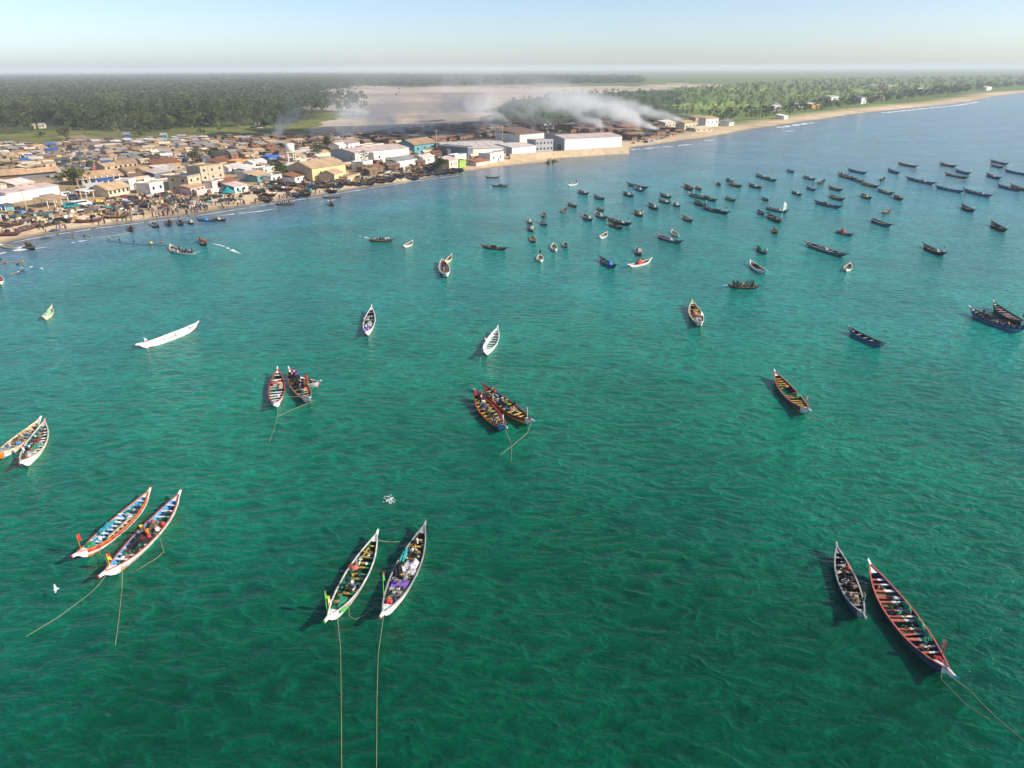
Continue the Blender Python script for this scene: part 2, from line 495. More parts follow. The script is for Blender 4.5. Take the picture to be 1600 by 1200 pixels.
# ================================================================== pirogue
def pirogue(L, B, st, name='fishing_boat', H=1.0, n=24, thw=9, detail=2, deck=.13):
    """long double-ended wooden boat lying along +X (bow at +X), water at z = 0.
    st: colours  up/low/bot/inn/floor/rail/bow/stern/beak, dash=(a,b) alternate the upper band, thw=[...] colours across a thwart"""
    root = empty(name)
    ts = np.linspace(-1, 1, n + 1)
    tip = .045
    def hb(t):
        w = (1 - abs(t) ** (2.3 if t > 0 else 1.9)) ** .92
        return max(B / 2 * w * (1 - .07 * t), tip)
    def sheer(t): return H * (.62 + (.78 if t > 0 else .62) * abs(t) ** 2.6)
    def keel(t): return -.38 + .22 * abs(t) ** 2.5 + (1.30 if t > 0 else 1.05) * abs(t) ** 7
    keys = ['up', 'low', 'bot', 'inn', 'floor', 'bow', 'stern', 'dash', 'beltline']
    names = [st.get(k_, st['up']) for k_ in keys]
    names[3] = st.get('inn', 'dark'); names[4] = st.get('floor', 'dark'); names[8] = st.get('belt', st.get('low', st['up']))
    mats = [PT[q] for q in names]
    sec_o, sec_i = [], []
    for t in ts:
        b_, s_, k_ = hb(t), sheer(t), keel(t)
        k_ = min(k_, s_ - .25)
        d = s_ - k_
        row = [(0, k_), (.52 * b_, k_ + .04 * d), (.80 * b_, k_ + .34 * d), (.91 * b_, k_ + .62 * d), (.96 * b_, k_ + .80 * d), (b_, s_)]
        sec_o.append([(t * L / 2, y, z) for y, z in row])
        ib = max(b_ - .07, .012); fl = max(k_ + .12 * d, k_ + .10)
        sec_i.append([(t * L / 2 * .995, ib, s_), (t * L / 2 * .995, .84 * ib, k_ + .45 * d), (t * L / 2 * .995, .62 * ib, fl), (t * L / 2 * .995, 0, fl)])
    mb = MB()
    for i in range(n):
        tm = (ts[i] + ts[i + 1]) / 2
        for sgn in (1, -1):
            for j in range(5):
                q = [sec_o[i][j], sec_o[i + 1][j], sec_o[i + 1][j + 1], sec_o[i][j + 1]]
                if j < 1: mi = 2
                elif j == 1: mi = 1
                elif j == 2: mi = 8
                else: mi = 0
                if tm > st.get('bowt', .80) and j >= 1: mi = 5
                elif tm < -.86 and j >= 2: mi = 6
                elif mi == 0 and 'dash' in st and i % 2 == 0 and j == 4: mi = 7
                q = [(x, sgn * y, z) for x, y, z in q]
                mb.face(q if sgn < 0 else q[::-1], mi)
            for j in range(3):
                q = [sec_i[i][j], sec_i[i + 1][j], sec_i[i + 1][j + 1], sec_i[i][j + 1]]
                q = [(x, sgn * y, z) for x, y, z in q]
                mb.face(q if sgn < 0 else q[::-1], 4 if j == 2 else 3)
    mb.build('hull', mats, root)
    # gunwales: one rail each side
    for sgn in (1, -1):
        g = MB()
        for i in range(n):
            a, b_ = sec_o[i][5], sec_o[i + 1][5]
            w = .13
            def rim(p, y0, z0): return (p[0], sgn * (max(p[1] + y0, .0)), p[2] + z0)
            c8 = [rim(a, -w * .75, -.02), rim(b_, -w * .75, -.02), rim(b_, .05, -.02), rim(a, .05, -.02), rim(a, -w * .75, .055), rim(b_, -w * .75, .055), rim(b_, .05, .055), rim(a, .05, .055)]
            if sgn < 0: c8 = [c8[3], c8[2], c8[1], c8[0], c8[7], c8[6], c8[5], c8[4]]
            g.hexa(c8, 0)
        g.build('gunwale', PT[st.get('rail', 'white')], root)
    # beaks
    def beak(name_, sg, col, ln, lift):
        t = sg * .97
        b_, s_, k_ = max(hb(t), .10), sheer(t), keel(t)
        x0 = t * L / 2
        x1 = sg * (L / 2 + ln)
        z1 = sheer(1.0) + lift
        m_ = MB()
        c8 = [(x0, -b_, k_ + .25), (x1, -.07, z1 - .24), (x1, .07, z1 - .24), (x0, b_, k_ + .25), (x0, -b_, s_ + .07), (x1, -.09, z1), (x1, .09, z1), (x0, b_, s_ + .07)]
        if sg < 0: c8 = [c8[3], c8[2], c8[1], c8[0], c8[7], c8[6], c8[5], c8[4]]
        m_.hexa(c8, 0)
        xt = sg * (L / 2 + ln + .14)
        c8 = [(x1, -.075, z1 - .25), (xt, -.075, z1 - .22), (xt, .075, z1 - .22), (x1, .075, z1 - .25), (x1, -.095, z1 + .01), (xt, -.095, z1 + .04), (xt, .095, z1 + .04), (x1, .095, z1 + .01)]
        if sg < 0: c8 = [c8[3], c8[2], c8[1], c8[0], c8[7], c8[6], c8[5], c8[4]]
        m_.hexa(c8, 1)
        m_.build(name_, [PT[col], PT[st.get('beak', col)]], root)
    beak('bow_beak', 1, st.get('bow', 'white'), .055 * L, .16)
    beak('stern_beak', -1, st.get('stern', 'white'), .030 * L, .06)
    # decks at the ends
    def dk(name_, t0, t1, col, dz):
        m_ = MB()
        k = 4
        tt = np.linspace(t0, t1, k + 1)
        for i in range(k):
            a, b_ = tt[i], tt[i + 1]
            m_.face([(a * L / 2, -hb(a) + .05, sheer(a) + dz), (b_ * L / 2, -max(hb(b_) - .05, .02), sheer(b_) + dz), (b_ * L / 2, max(hb(b_) - .05, .02), sheer(b_) + dz), (a * L / 2, hb(a) - .05, sheer(a) + dz)] if t1 > t0 else
                    [(b_ * L / 2, -max(hb(b_) - .05, .02), sheer(b_) + dz), (a * L / 2, -hb(a) + .05, sheer(a) + dz), (a * L / 2, hb(a) - .05, sheer(a) + dz), (b_ * L / 2, max(hb(b_) - .05, .02), sheer(b_) + dz)], 0)
        a = t0
        m_.face([(a * L / 2, -hb(a) + .06, sheer(a) + dz), (a * L / 2, hb(a) - .06, sheer(a) + dz), (a * L / 2, .5 * hb(a), sheer(a) - .35), (a * L / 2, -.5 * hb(a), sheer(a) - .35)][::(1 if t1 < t0 else -1)], 1)
        m_.build(name_, [PT[col], PT[st.get('inn', 'dark')]], root)
    dk('bow_deck', 1 - 2 * deck, .965, st.get('bow', 'white'), -.06)
    dk('stern_deck', -(1 - 1.5 * deck), -.965, st.get('stern', 'white'), -.06)
    # thwarts
    cols = st.get('thw', ['pale'])[::-1]
    rnd = random.Random(int(L * 100) + thw)
    for i in range(thw):
        t = -.74 + 1.36 * i / max(thw - 1, 1) + rnd.uniform(-.02, .02)
        b_ = hb(t) - .06
        z = sheer(t) - .16
        w = .115 + rnd.uniform(-.03, .05)
        sk = rnd.uniform(-.07, .07)
        z += rnd.uniform(-.04, .03)
        x = t * L / 2
        m_ = MB()
        k = len(cols)
        for c in range(k):
            
            y0, y1 = -b_ + 2 * b_ * c / k, -b_ + 2 * b_ * (c + 1) / k
            a0, a1 = x + sk * y0, x + sk * y1
            m_.hexa([(a0 - w, y0, z - .05), (a0 + w, y0, z - .05), (a1 + w, y1, z - .05), (a1 - w, y1, z - .05), (a0 - w, y0, z + .03), (a0 + w, y0, z + .03), (a1 + w, y1, z + .03), (a1 - w, y1, z + .03)], c)
        m_.build('thwart', [PT[c] for c in cols], root)
    if detail > 1:
        # ribs down the inner sides
        for i in range(2, n - 2, 2):
            for sgn in (1, -1):
                m_ = MB()
                a, b_, c_ = [Vector((p[0], sgn * (p[1] - .03), p[2])) for p in sec_i[i][:3]]
                m_.tube([a - Vector((0, 0, .04)), b_, c_ + Vector((0, 0, .02))], .042, 4)
                m_.build('frame_rib', PT[st.get('rib', st.get('inn', 'dark'))], root)
    return root

def bow_z(H): return H * 1.30
def flag(root, t, L, H, colors, pole='wood', h=1.7, y=.0, w=.5, name='flag', lean=.0):
    """pole with a drooping cloth on the bow; a part of its boat"""
    s_ = H * (.62 + .75 * abs(t) ** 2.6)
    x = t * L / 2
    m_ = MB()
    m_.tube([(x, y, s_ - .3), (x + lean * .5, y, s_ + h * .5), (x + lean, y, s_ + h)], .045, 5)
    p = m_.build('flag_pole', PT[pole], root)
    m_ = MB()
    k = len(colors)
    hh = .95
    for i in range(3):
        for c in range(k):
            z0, z1 = s_ + h - hh * c / k, s_ + h - hh * (c + 1) / k
            def P_(u, z): return (x + lean * ((z - s_) / h) - u * w, y + .10 * math.sin(u * 5 + z * 2), z - .22 * u * u)
            m_.face([P_(i / 3, z0), P_(i / 3, z1), P_((i + 1) / 3, z1), P_((i + 1) / 3, z0)], c)
    m_.build('flag', [PT[c] for c in colors], p)
    return p

def heap(name, sx, sy, h, m_, seed=0, label=None, cat='fishing net', parent=None, loc=None, rz=0, nx=14, ny=9):
    """lumpy pile lying in a boat or on the sand"""
    r = random.Random(seed)
    bumps = [(r.uniform(-.8, .8), r.uniform(-.8, .8), r.uniform(.15, .4), r.uniform(.3, 1)) for _ in range(9)]
    V, F = [], []
    for i in range(nx + 1):
        for j in range(ny + 1):
            a, b_ = -1 + 2 * i / nx, -1 + 2 * j / ny
            e = max(0, 1 - max(abs(a), abs(b_)) ** 3)
            z = h * e * (.45 + .55 * sum(q * math.exp(-((a - x) ** 2 + (b_ - y) ** 2) / w ** 2) for x, y, w, q in bumps)) + r.uniform(-.03, .03) * e
            ed = 1 + .12 * math.sin(5 * math.atan2(b_, a) + seed)
            V.append((a * sx / 2 * ed * (1 - .12 * b_ * b_), b_ * sy / 2 * ed * (1 - .12 * a * a), z - (.12 if e == 0 else 0)))
    for i in range(nx):
        for j in range(ny):
            F.append((i * (ny + 1) + j, (i + 1) * (ny + 1) + j, (i + 1) * (ny + 1) + j + 1, i * (ny + 1) + j + 1))
    me = bpy.data.meshes.new(name); me.from_pydata(V, [], F); me.materials.append(m_)
    me.polygons.foreach_set('use_smooth', [True] * len(F)); me.update()
    o = link(name, me, parent)
    if loc is not None: o.location = loc
    o.rotation_euler = (0, 0, rz)
    return tag(o, label, cat if label else None)

def place_between(root, stern, bow, L, z=1.0):
    """lay a boat so that its ends stand over two photographed points of its rim"""
    a, b_ = gp(*stern, z), gp(*bow, z)
    c = (a + b_) / 2
    ln = (b_ - a).length
    root.location = (c.x, c.y, random.uniform(-.05, .05))
    root.rotation_euler = (random.uniform(-.02, .02), random.uniform(-.01, .01), math.atan2(b_.y - a.y, b_.x - a.x))
    return ln
def bpoint(root, x, y, z):
    return (Matrix.Translation(root.location) @ root.rotation_euler.to_matrix().to_4x4()) @ Vector((x, y, z))

def near_boat(stern, bow, B, st, label, thw=9, H=1.1, flags=(), group='fishing boats moored in the bay', deck=.11, detail=2, cat='fishing boat', z=1.15):
    a, b_ = gp(*stern, z), gp(*bow, z)
    ln = (b_ - a).length
    L = ln / 1.085
    r = pirogue(L, B, st, H=H, thw=thw, deck=deck, detail=detail, n=26)
    place_between(r, stern, bow, L, z)
    # the bow beak is longer than the stern one
    d = Vector((math.cos(r.rotation_euler.z), math.sin(r.rotation_euler.z), 0))
    r.location -= d * (.0125 * L)
    tag(r, label, cat, group)
    for f in flags: flag(r, f[0], L, H, f[1], *(f[2:] if len(f) > 2 else ()))
    r['len'] = L
    return r

def gear(boat, n_, cols, t0=-.75, t1=.65, seed=0):
    """loose odds and ends on the boat's floor and benches, too small to pick apart"""
    r = random.Random(seed); m = MB(); L = boat['len']
    for _ in range(n_):
        t = r.uniform(t0, t1); w = 1.0 * (1 - abs(t) ** 2.0)
        x, y, z = t * L / 2, r.uniform(-w, w) * .85, r.uniform(.05, .75) if r.random() < .6 else r.uniform(.55, .95)
        k = r.randrange(len(cols)); a = r.uniform(0, 3)
        if r.random() < .5:
            R = r.uniform(.12, .32); pts = [(x + R * math.cos(q * .9 + a), y + R * math.sin(q * .9 + a), z + .015 * q) for q in range(8)]
            m.tube(pts, .035, 4, k)
        else:
            sx, sy, sz = r.uniform(.08, .34), r.uniform(.07, .2), r.uniform(.06, .26); c, q = math.cos(a), math.sin(a)
            def T(u, v, h): return (x + u * c - v * q, y + u * q + v * c, z + h)
            m.hexa([T(-sx, -sy, 0), T(sx, -sy, 0), T(sx, sy, 0), T(-sx, sy, 0), T(-sx * .8, -sy * .7, sz), T(sx * .7, -sy * .8, sz * .8), T(sx * .8, sy * .8, sz), T(-sx * .7, sy * .7, sz * .9)], k)
    o = m.build('loose_gear', [PT[c] for c in cols], boat); o['kind'] = 'stuff'
    return o

# ================================================================== people: one continuous skinned body per pose
def body(name, J, E, R, levels=1):
    me = bpy.data.meshes.new(name)
    me.from_pydata(J, E, [])
    o = bpy.data.objects.new(name, me); COL.objects.link(o)
    sk = o.modifiers.new('s', 'SKIN'); sk.use_smooth_shade = True
    for i, r in enumerate(R):
        me.skin_vertices[0].data[i].radius = (r, r)
    me.skin_vertices[0].data[0].use_root = True
    if levels:
        sb = o.modifiers.new('d', 'SUBSURF'); sb.levels = levels; sb.render_levels = levels
    dg = bpy.context.evaluated_depsgraph_get()
    out = bpy.data.meshes.new_from_object(o.evaluated_get(dg))
    bpy.data.objects.remove(o)
    out.name = name
    return out

def person_mesh(pose):
    if pose == 'sit':
        J = [(0, 0, .48), (0, .02, .72), (0, .0, 1.0), (0, 0, 1.10), (0, -.02, 1.20), (0, -.02, 1.30),
             (.11, 0, .46), (.13, -.38, .50), (.13, -.42, .06), (.13, -.52, .03), (-.11, 0, .46), (-.14, -.38, .50), (-.13, -.40, .06), (-.13, -.50, .03),
             (.19, 0, .98), (.25, -.10, .74), (.19, -.30, .60), (-.19, 0, .98), (-.25, -.12, .74), (-.17, -.30, .62)]
    elif pose == 'walk':
        J = [(0, 0, .92), (0, 0, 1.15), (0, -.01, 1.40), (0, -.01, 1.50), (0, -.03, 1.60), (0, -.03, 1.72),
             (.09, 0, .88), (.10, -.16, .50), (.10, -.20, .08), (.10, -.32, .04), (-.09, 0, .88), (-.10, .10, .50), (-.10, .32, .14), (-.10, .22, .06),
             (.19, 0, 1.38), (.25, .12, 1.12), (.24, .14, .86), (-.19, 0, 1.38), (-.25, -.12, 1.12), (-.22, -.26, .92)]
    elif pose == 'carry':
        J = [(0, 0, .92), (0, 0, 1.15), (0, -.01, 1.40), (0, -.01, 1.50), (0, -.02, 1.60), (0, -.02, 1.72),
             (.09, 0, .88), (.10, -.08, .50), (.10, -.06, .08), (.10, -.18, .04), (-.09, 0, .88), (-.10, .04, .50), (-.10, .12, .08), (-.10, .00, .04),
             (.19, 0, 1.38), (.30, -.02, 1.55), (.16, -.03, 1.80), (-.19, 0, 1.38), (-.30, -.02, 1.55), (-.16, -.03, 1.80)]
    elif pose == 'bend':
        J = [(0, 0, .90), (0, -.16, 1.08), (0, -.40, 1.20), (0, -.48, 1.24), (0, -.56, 1.26), (0, -.64, 1.24),
             (.09, 0, .86), (.12, -.06, .48), (.12, .04, .08), (.12, -.10, .04), (-.09, 0, .86), (-.12, -.04, .48), (-.12, .10, .08), (-.12, -.04, .04),
             (.19, -.38, 1.18), (.22, -.46, .92), (.16, -.55, .70), (-.19, -.38, 1.18), (-.22, -.44, .92), (-.16, -.52, .70)]
    else:
        J = [(0, 0, .92), (0, 0, 1.15), (0, 0, 1.40), (0, 0, 1.50), (0, -.02, 1.60), (0, -.02, 1.72),
             (.09, 0, .88), (.10, -.02, .50), (.10, .02, .08), (.10, -.12, .04), (-.09, 0, .88), (-.10, -.02, .50), (-.11, .02, .08), (-.12, -.12, .04),
             (.19, 0, 1.38), (.25, .02, 1.12), (.24, -.08, .86), (-.19, 0, 1.38), (-.25, .02, 1.12), (-.24, -.08, .86)]
    E = [(0, 1), (1, 2), (2, 3), (3, 4), (4, 5), (0, 6), (6, 7), (7, 8), (8, 9), (0, 10), (10, 11), (11, 12), (12, 13), (2, 14), (14, 15), (15, 16), (2, 17), (17, 18), (18, 19)]
    R = [.15, .14, .15, .06, .09, .08, .10, .075, .05, .04, .10, .075, .05, .04, .07, .05, .035, .07, .05, .035]
    me = body('person', J, E, R, 0)
    # slots: 0 trousers, 1 shirt, 2 skin, 3 hair
    hz, nz = J[0][2], J[3][2]
    hx = Vector(J[4])
    mi = []
    for p in me.polygons:
        c = p.center
        dh = min((Vector(J[4]) - c).length, (Vector(J[5]) - c).length)
        da = min((Vector(J[16]) - c).length, (Vector(J[19]) - c).length, (Vector(J[15]) - c).length - .02, (Vector(J[18]) - c).length - .02)
        df = min((Vector(J[8]) - c).length, (Vector(J[12]) - c).length, (Vector(J[9]) - c).length, (Vector(J[13]) - c).length)
        if dh < .13: mi.append(3 if (c.z > J[5][2] - .03 or c.y > J[4][1] + .05) else 2)
        elif da < .14 or df < .15: mi.append(2)
        elif pose == 'bend': mi.append(1 if c.y < -.09 else 0)
        else: mi.append(1 if c.z > hz + .05 else 0)
    HAIR = mat('hair_black', (.012, .010, .009), rough=.8, var=.1)
    for m_ in (PT['navy'], PT['white'], SKINM, HAIR): me.materials.append(m_)
    me.polygons.foreach_set('material_index', mi)
    me.update()
    return me
POSES = {k: person_mesh(k) for k in ('stand', 'walk', 'sit', 'carry', 'bend')}
CLOTH = {k: mat('cloth_' + k, c, rough=.9, var=.12, scale=3, spec=.1) for k, c in {
    'white': (.62, .60, .56), 'black': (.02, .02, .022), 'red': (.45, .03, .03), 'blue': (.04, .11, .38), 'yellow': (.62, .42, .05), 'green': (.04, .22, .07), 'orange': (.60, .18, .03),
    'purple': (.18, .06, .28), 'grey': (.2, .2, .2), 'brown': (.13, .07, .04), 'pink': (.55, .2, .26), 'navy': (.02, .03, .09)}.items()}
def person(loc, rz, pose='stand', top='white', low='navy', label=None, group=None, s=1.0):
    o = bpy.data.objects.new('person', POSES[pose])
    COL.objects.link(o)
    o.location = loc; o.rotation_euler = (0, 0, rz); o.scale = (s, s, s)
    for i, m_ in ((0, CLOTH[low]), (1, CLOTH[top])):
        o.material_slots[i].link = 'OBJECT'; o.material_slots[i].material = m_
    return tag(o, label, 'person', group)

# ================================================================== the boats close to the camera
def on_boat(b, x, y, z): return bpoint(b, x * b['len'] / 2, -y, z)      # y > 0: the side on the left when the bow points at the camera
def rope_line(name, pts, r, label, cat='rope', m_=None):
    m = MB(); m.tube(pts, r, 5)
    return tag(m.build(name, m_ or ROPE, None, True), label, cat, None)
def water_rope(a, px_pts, label, r=.026):
    """from a boat down to the water and along the surface"""
    pts = [a]
    w = [gp(x, y, .02) for x, y in px_pts]
    mid = (Vector(a) + w[0]) / 2 + Vector((0, 0, -.15))
    pts += [mid] + w
    # smooth out
    out = []
    for i in range(len(pts) - 1):
        for k in range(4):
            out.append(Vector(pts[i]).lerp(Vector(pts[i + 1]), k / 4))
    out.append(Vector(pts[-1]))
    return rope_line('mooring_rope', out, r, label)

G_PAIR = 'fishing boats moored in the bay'
# --- left pair
b1 = near_boat((236, 766), (114, 874), 2.5, dict(up='red', low='orange', belt='wornwhite', bot='maroon', inn='sky', floor='navy', rail='orange', dash='orange', bow='white', stern='white', beak='red', thw=['white'], rib='sky', bowt=.83),
               'orange and white boat with a sky blue inside, white benches and a red flag', thw=12, flags=[(.84, ['red', 'red'], 'orange', 2.0, -.4)])
m = MB(); m.bar(on_boat(b1, -.25, -1.05, 1.0), on_boat(b1, .45, -.98, 1.0), .10, .10)
m.bar(on_boat(b1, -.20, -.90, 1.0), on_boat(b1, .40, -.85, 1.0), .08, .08)
tag(m.build('long_pole', PT['pale']), 'bare wooden poles laid along the side of the orange boat', 'pole')
heap('tarpaulin', 1.4, .9, .35, PT['green'], 3, 'crumpled green cloth near the bow of the orange boat', 'tarpaulin', loc=on_boat(b1, .68, .3, .9))
b2 = near_boat((283, 769), (156, 906), 2.75, dict(up='wornwhite', low='orange', belt='worn', bot='maroon', inn='sky', floor='navy', rail='salmon', bow='white', stern='white', beak='red', thw=['white'], rib='sky', bowt=.76),
               'white railed boat with a black net heap amidships and a small red flag', thw=11, flags=[(.80, ['red', 'yellow'], 'yellow', 1.5, -.45)])
nrz = b2.rotation_euler.z
heap('fishing_net', 5.2, 2.1, .75, NETM, 5, 'black fishing net heaped in the white railed boat beside the orange boat', loc=on_boat(b2, .18, 0, .35), rz=nrz, nx=22, ny=12)
heap('fishing_net', 2.2, 1.7, .7, NETB, 9, 'brown net and floats behind the black net heap', loc=on_boat(b2, -.22, .1, .4), rz=nrz)
for k, (x, y, c, lb) in enumerate([(-.30, .5, 'red', 'red jerrycan'), (-.12, -.8, 'white', 'pale jerrycan'), (.06, -.6, 'red', 'faded red bundle'), (-.26, -.9, 'red', 'red buoy')]):
    m = MB(); m.tube([(0, 0, 0), (0, 0, .1), (0, 0, .45), (0, 0, .55)], [.2, .27, .25, .08], 7)
    o = m.build('jerrycan', PT[c], None, True); o.location = on_boat(b2, x, y, .55)
    tag(o, lb + (' by the blue stern half of the net boat' if x < -.2 else ' beside the black net heap'), 'jerrycan')
person(on_boat(b2, -.10, .75, .35), nrz + 1.2, 'bend', 'yellow', 'brown', 'person in a yellow shirt bending over the black net heap')
person(on_boat(b2, .02, -.3, .55), nrz - 1.0, 'sit', 'orange', 'navy', 'person in an orange shirt sitting on the black net heap')
# --- centre pair
b3 = near_boat((591, 831), (508, 977), 2.55, dict(up='worn', low='wornwhite', belt='worn', bot='maroon', inn='dgreen', floor='black', rail='wornwhite', bow='white', stern='white', beak='lime', thw=['green', 'amber', 'green'], rib='green', bowt=.70),
               'white boat with dark green inside and green and amber benches, pole flag at its bow', thw=12, flags=[(.80, ['red', 'lime', 'lime'], 'lime', 2.2, -.75, .3), (.72, ['yellow', 'white'], 'yellow', 1.2, -.8, .3)])
m = MB(); m.box(-.5, -.005, -.28, .5, .0, .28)
o = m.build('painted_mark', PT['lime'], b3); o.location = (.74 * b3['len'] / 2, .87, .95); o.rotation_euler = (-.25, -.12, -.36)
heap('fishing_net', 2.2, 1.5, .6, NETG, 12, 'green net bundle behind the bow deck of the green benched boat', loc=on_boat(b3, .58, .1, .5), rz=b3.rotation_euler.z)
heap('tarpaulin', 1.2, .9, .5, PT['salmon'], 15, 'pink cloth bag by the rail of the green benched boat', 'bag', loc=on_boat(b3, -.22, .85, .7))
m = MB(); m.bar((-.9, 0, 0), (.9, .2, .05), .16, .05); m.bar((0, -.5, .04), (.15, .6, .08), .12, .05)
o = m.build('loose_boards', PT['amber']); o.location = on_boat(b3, -.52, .1, 1.05); o.rotation_euler = (0, 0, 1.2); tag(o, 'loose amber boards crossed on the rear benches of the green boat', 'board')
person(on_boat(b3, .22, -.35, .35), b3.rotation_euler.z, 'bend', 'navy', 'white', 'person in dark blue bending among the green and amber benches')
m = MB(); m.tube([(0, -.35, 0), (.2, 0, .05), (.1, .4, 0)], .09, 6); o = m.build('coiled_hose', PT['white'], None, True); o.location = on_boat(b3, .28, -.55, .9); tag(o, 'short white hose lying near the person in dark blue', 'hose')
b4 = near_boat((665, 818), (594, 971), 2.7, dict(up='wornwhite', low='worn', belt='wornwhite', bot='maroon', inn='black', floor='black', rail='grey', bow='white', stern='grey', beak='red', thw=['dgreen', 'amber', 'amber', 'dgreen'], rib='grey', bowt=.74),
               'white boat with black inside, purple and pale hatch cover and a striped net', thw=0, flags=[(.60, ['red', 'lime', 'lime'], 'lime', 2.6, -1.0, .55, 'flag', -.3)])
L4 = b4['len']
for t in (-.70, -.56, -.42, -.28, -.20, .08, .62):
    m = MB(); w = 2.4 * (1 - abs(t) ** 2.1) * .5
    for c, (y0, y1, mi) in enumerate(((-1, -.55, 0), (-.55, .5, 1), (.5, 1, 0))): m.box(-.13, y0 * w, -.05, .13, y1 * w, .03, mi)
    o = m.build('thwart', [PT['dgreen'], PT['amber']], b4); o.location = (t * L4 / 2, 0, 1.1 * (.62 + .7 * abs(t) ** 2.6) - .16)
m = MB(); m.box(-1.25, -.9, 0, .05, .85, .16, 0); m.box(.06, -.85, 0, 1.3, .75, .14, 1)
o = m.build('hatch_cover', [PT['purple'], mat('board_mint', (.42, .46, .38))]); o.location = on_boat(b4, .36, 0, .42); o.rotation_euler = (0, 0, b4.rotation_euler.z)
tag(o, 'purple and pale mint hatch boards in the forward half of the black inside boat', 'hatch cover')
heap('fishing_net', 2.9, 1.9, .75, NETW, 21, 'black and white striped net piled amidships in the purple hatch boat', loc=on_boat(b4, -.07, -.25, .4), rz=b4.rotation_euler.z, nx=20, ny=12)
heap('fishing_net', 2.0, .9, .8, NETM, 22, 'dark net bundle at the rail beside the striped net', loc=on_boat(b4, -.02, .85, .5), rz=b4.rotation_euler.z)
heap('tarpaulin', 2.2, .6, .5, PT['teal'], 24, 'teal tarpaulin along the rail above the striped net', 'tarpaulin', loc=on_boat(b4, -.32, .95, .75), rz=b4.rotation_euler.z)
heap('tarpaulin', .8, .6, .4, PT['red'], 25, 'small red cloth on the bow deck of the purple hatch boat', 'tarpaulin', loc=on_boat(b4, .72, .1, .95))
heap('tarpaulin', .6, .5, .4, PT['navy'], 26, 'dark blue bag beside the small red cloth', 'bag', loc=on_boat(b4, .68, -.35, .95))
person(on_boat(b4, -.62, .1, .45), b4.rotation_euler.z + .4, 'sit', 'white', 'brown', 'person in white sitting on a rear bench of the purple hatch boat')
# --- right pair
b5 = near_boat((1307, 851), (1352, 970), 2.0, dict(up='slate', low='slate', belt='navy', bot='black', inn='black', floor='black', rail='grey', bow='grey', stern='grey', beak='pale', thw=['grey'], rib='dark', bowt=.88),
               'narrow black boat with grey rails beside the long navy boat', thw=8, flags=[(.62, ['yellow', 'green'], 'grey', 1.3, .55, .7)], H=1.0)
heap('fishing_net', 2.2, 1.2, .5, NETM, 31, 'tangled dark net amidships in the narrow black boat', loc=on_boat(b5, -.08, 0, .4), rz=b5.rotation_euler.z)
heap('fishing_net', 1.8, 1.1, .4, NETB, 32, 'pale brown net near the bow of the narrow black boat', loc=on_boat(b5, .48, 0, .5), rz=b5.rotation_euler.z)
m = MB(); m.tube([(0, 0, 0), (0, 0, .12), (0, 0, .32), (0, 0, .46), (0, 0, .54)], [.05, .24, .28, .18, .05], 8)
o = m.build('buoy', PT['red'], None, True); o.location = on_boat(b5, -.38, -.35, .8); tag(o, 'round orange red buoy on a bench of the narrow black boat', 'buoy')
b6 = near_boat((1355, 879), (1490, 1062), 3.0, dict(up='navy', low='navy', belt='slate', bot='navy', inn='navy', floor='slate', rail='salmon', bow='white', stern='white', beak='blue', thw=['white', 'salmon'], rib='navy', bowt=.90, dash='slate'),
               'long navy boat with salmon rails and half red, half white benches', thw=13, H=1.15, flags=[(.70, ['cream', 'pink'], 'red', 1.7, .75, .45)])
heap('tarpaulin', 1.5, .7, .25, PT['red'], 35, 'red cloth on the white bow deck of the long navy boat', 'tarpaulin', loc=on_boat(b6, .80, -.12, 1.05), rz=b6.rotation_euler.z)
for t, y in ((-.18, -.95), (.12, -1.05), (.32, -.85)):
    heap('fishing_net', 1.6, .5, .3, NETG, 40 + int(t * 10), 'green net hanging by the rail of the long navy boat, ' + ('nearest its stern' if t < 0 else 'midway along' if t < .2 else 'nearest its bow'), loc=on_boat(b6, t, y, .85), rz=b6.rotation_euler.z)
for t in (-.55, -.36, .16):
    m = MB(); m.box(t * b6['len'] / 2 + .14, -.9, .25, t * b6['len'] / 2 + .7, 1.0, .27); m.build('floor_board', PT['wood'], b6)
# --- mid distance
b7 = near_boat((434, 577), (429, 636), 2.6, dict(up='white', low='white', belt='salmon', bot='maroon', inn='dgreen', floor='dark', rail='red', bow='white', stern='white', thw=['white'], bowt=.72),
               'red railed boat with a big white bow and white benches, left of the crowded boat', thw=9, detail=1)
m = MB(); m.box(-1.1, -.25, 0, 1.1, .25, .06); o = m.build('plank', PT['pale']); o.location = on_boat(b7, -.05, -.75, 1.0); o.rotation_euler = (0, 0, b7.rotation_euler.z); tag(o, 'pale plank across the benches of the red railed boat', 'plank')
m = MB(); m.box(-.35, -.5, 0, .35, .5, .4); o = m.build('crate', PT['salmon']); o.location = on_boat(b7, -.30, .35, .62); tag(o, 'orange crate on the benches of the red railed boat', 'crate')
b8 = near_boat((451, 575), (486, 627), 2.8, dict(up='white', low='purple', belt='maroon', bot='maroon', inn='dgreen', floor='green', rail='salmon', bow='white', stern='white', beak='blue', thw=['pale'], bowt=.68, dash='red'),
               'crowded white boat with a red and purple patterned side', thw=7, detail=1)
b9 = near_boat((466, 590), (501, 598), 1.9, dict(up='white', low='salmon', belt='white', bot='red', inn='wood', rail='white', bow='white', stern='white', thw=['pale'], bowt=.8),
               'small white boat with an orange red bottom, tied behind the crowded boat', thw=4, H=.9, detail=1, z=.9)
rnd = random.Random(11)
tops = list(CLOTH)
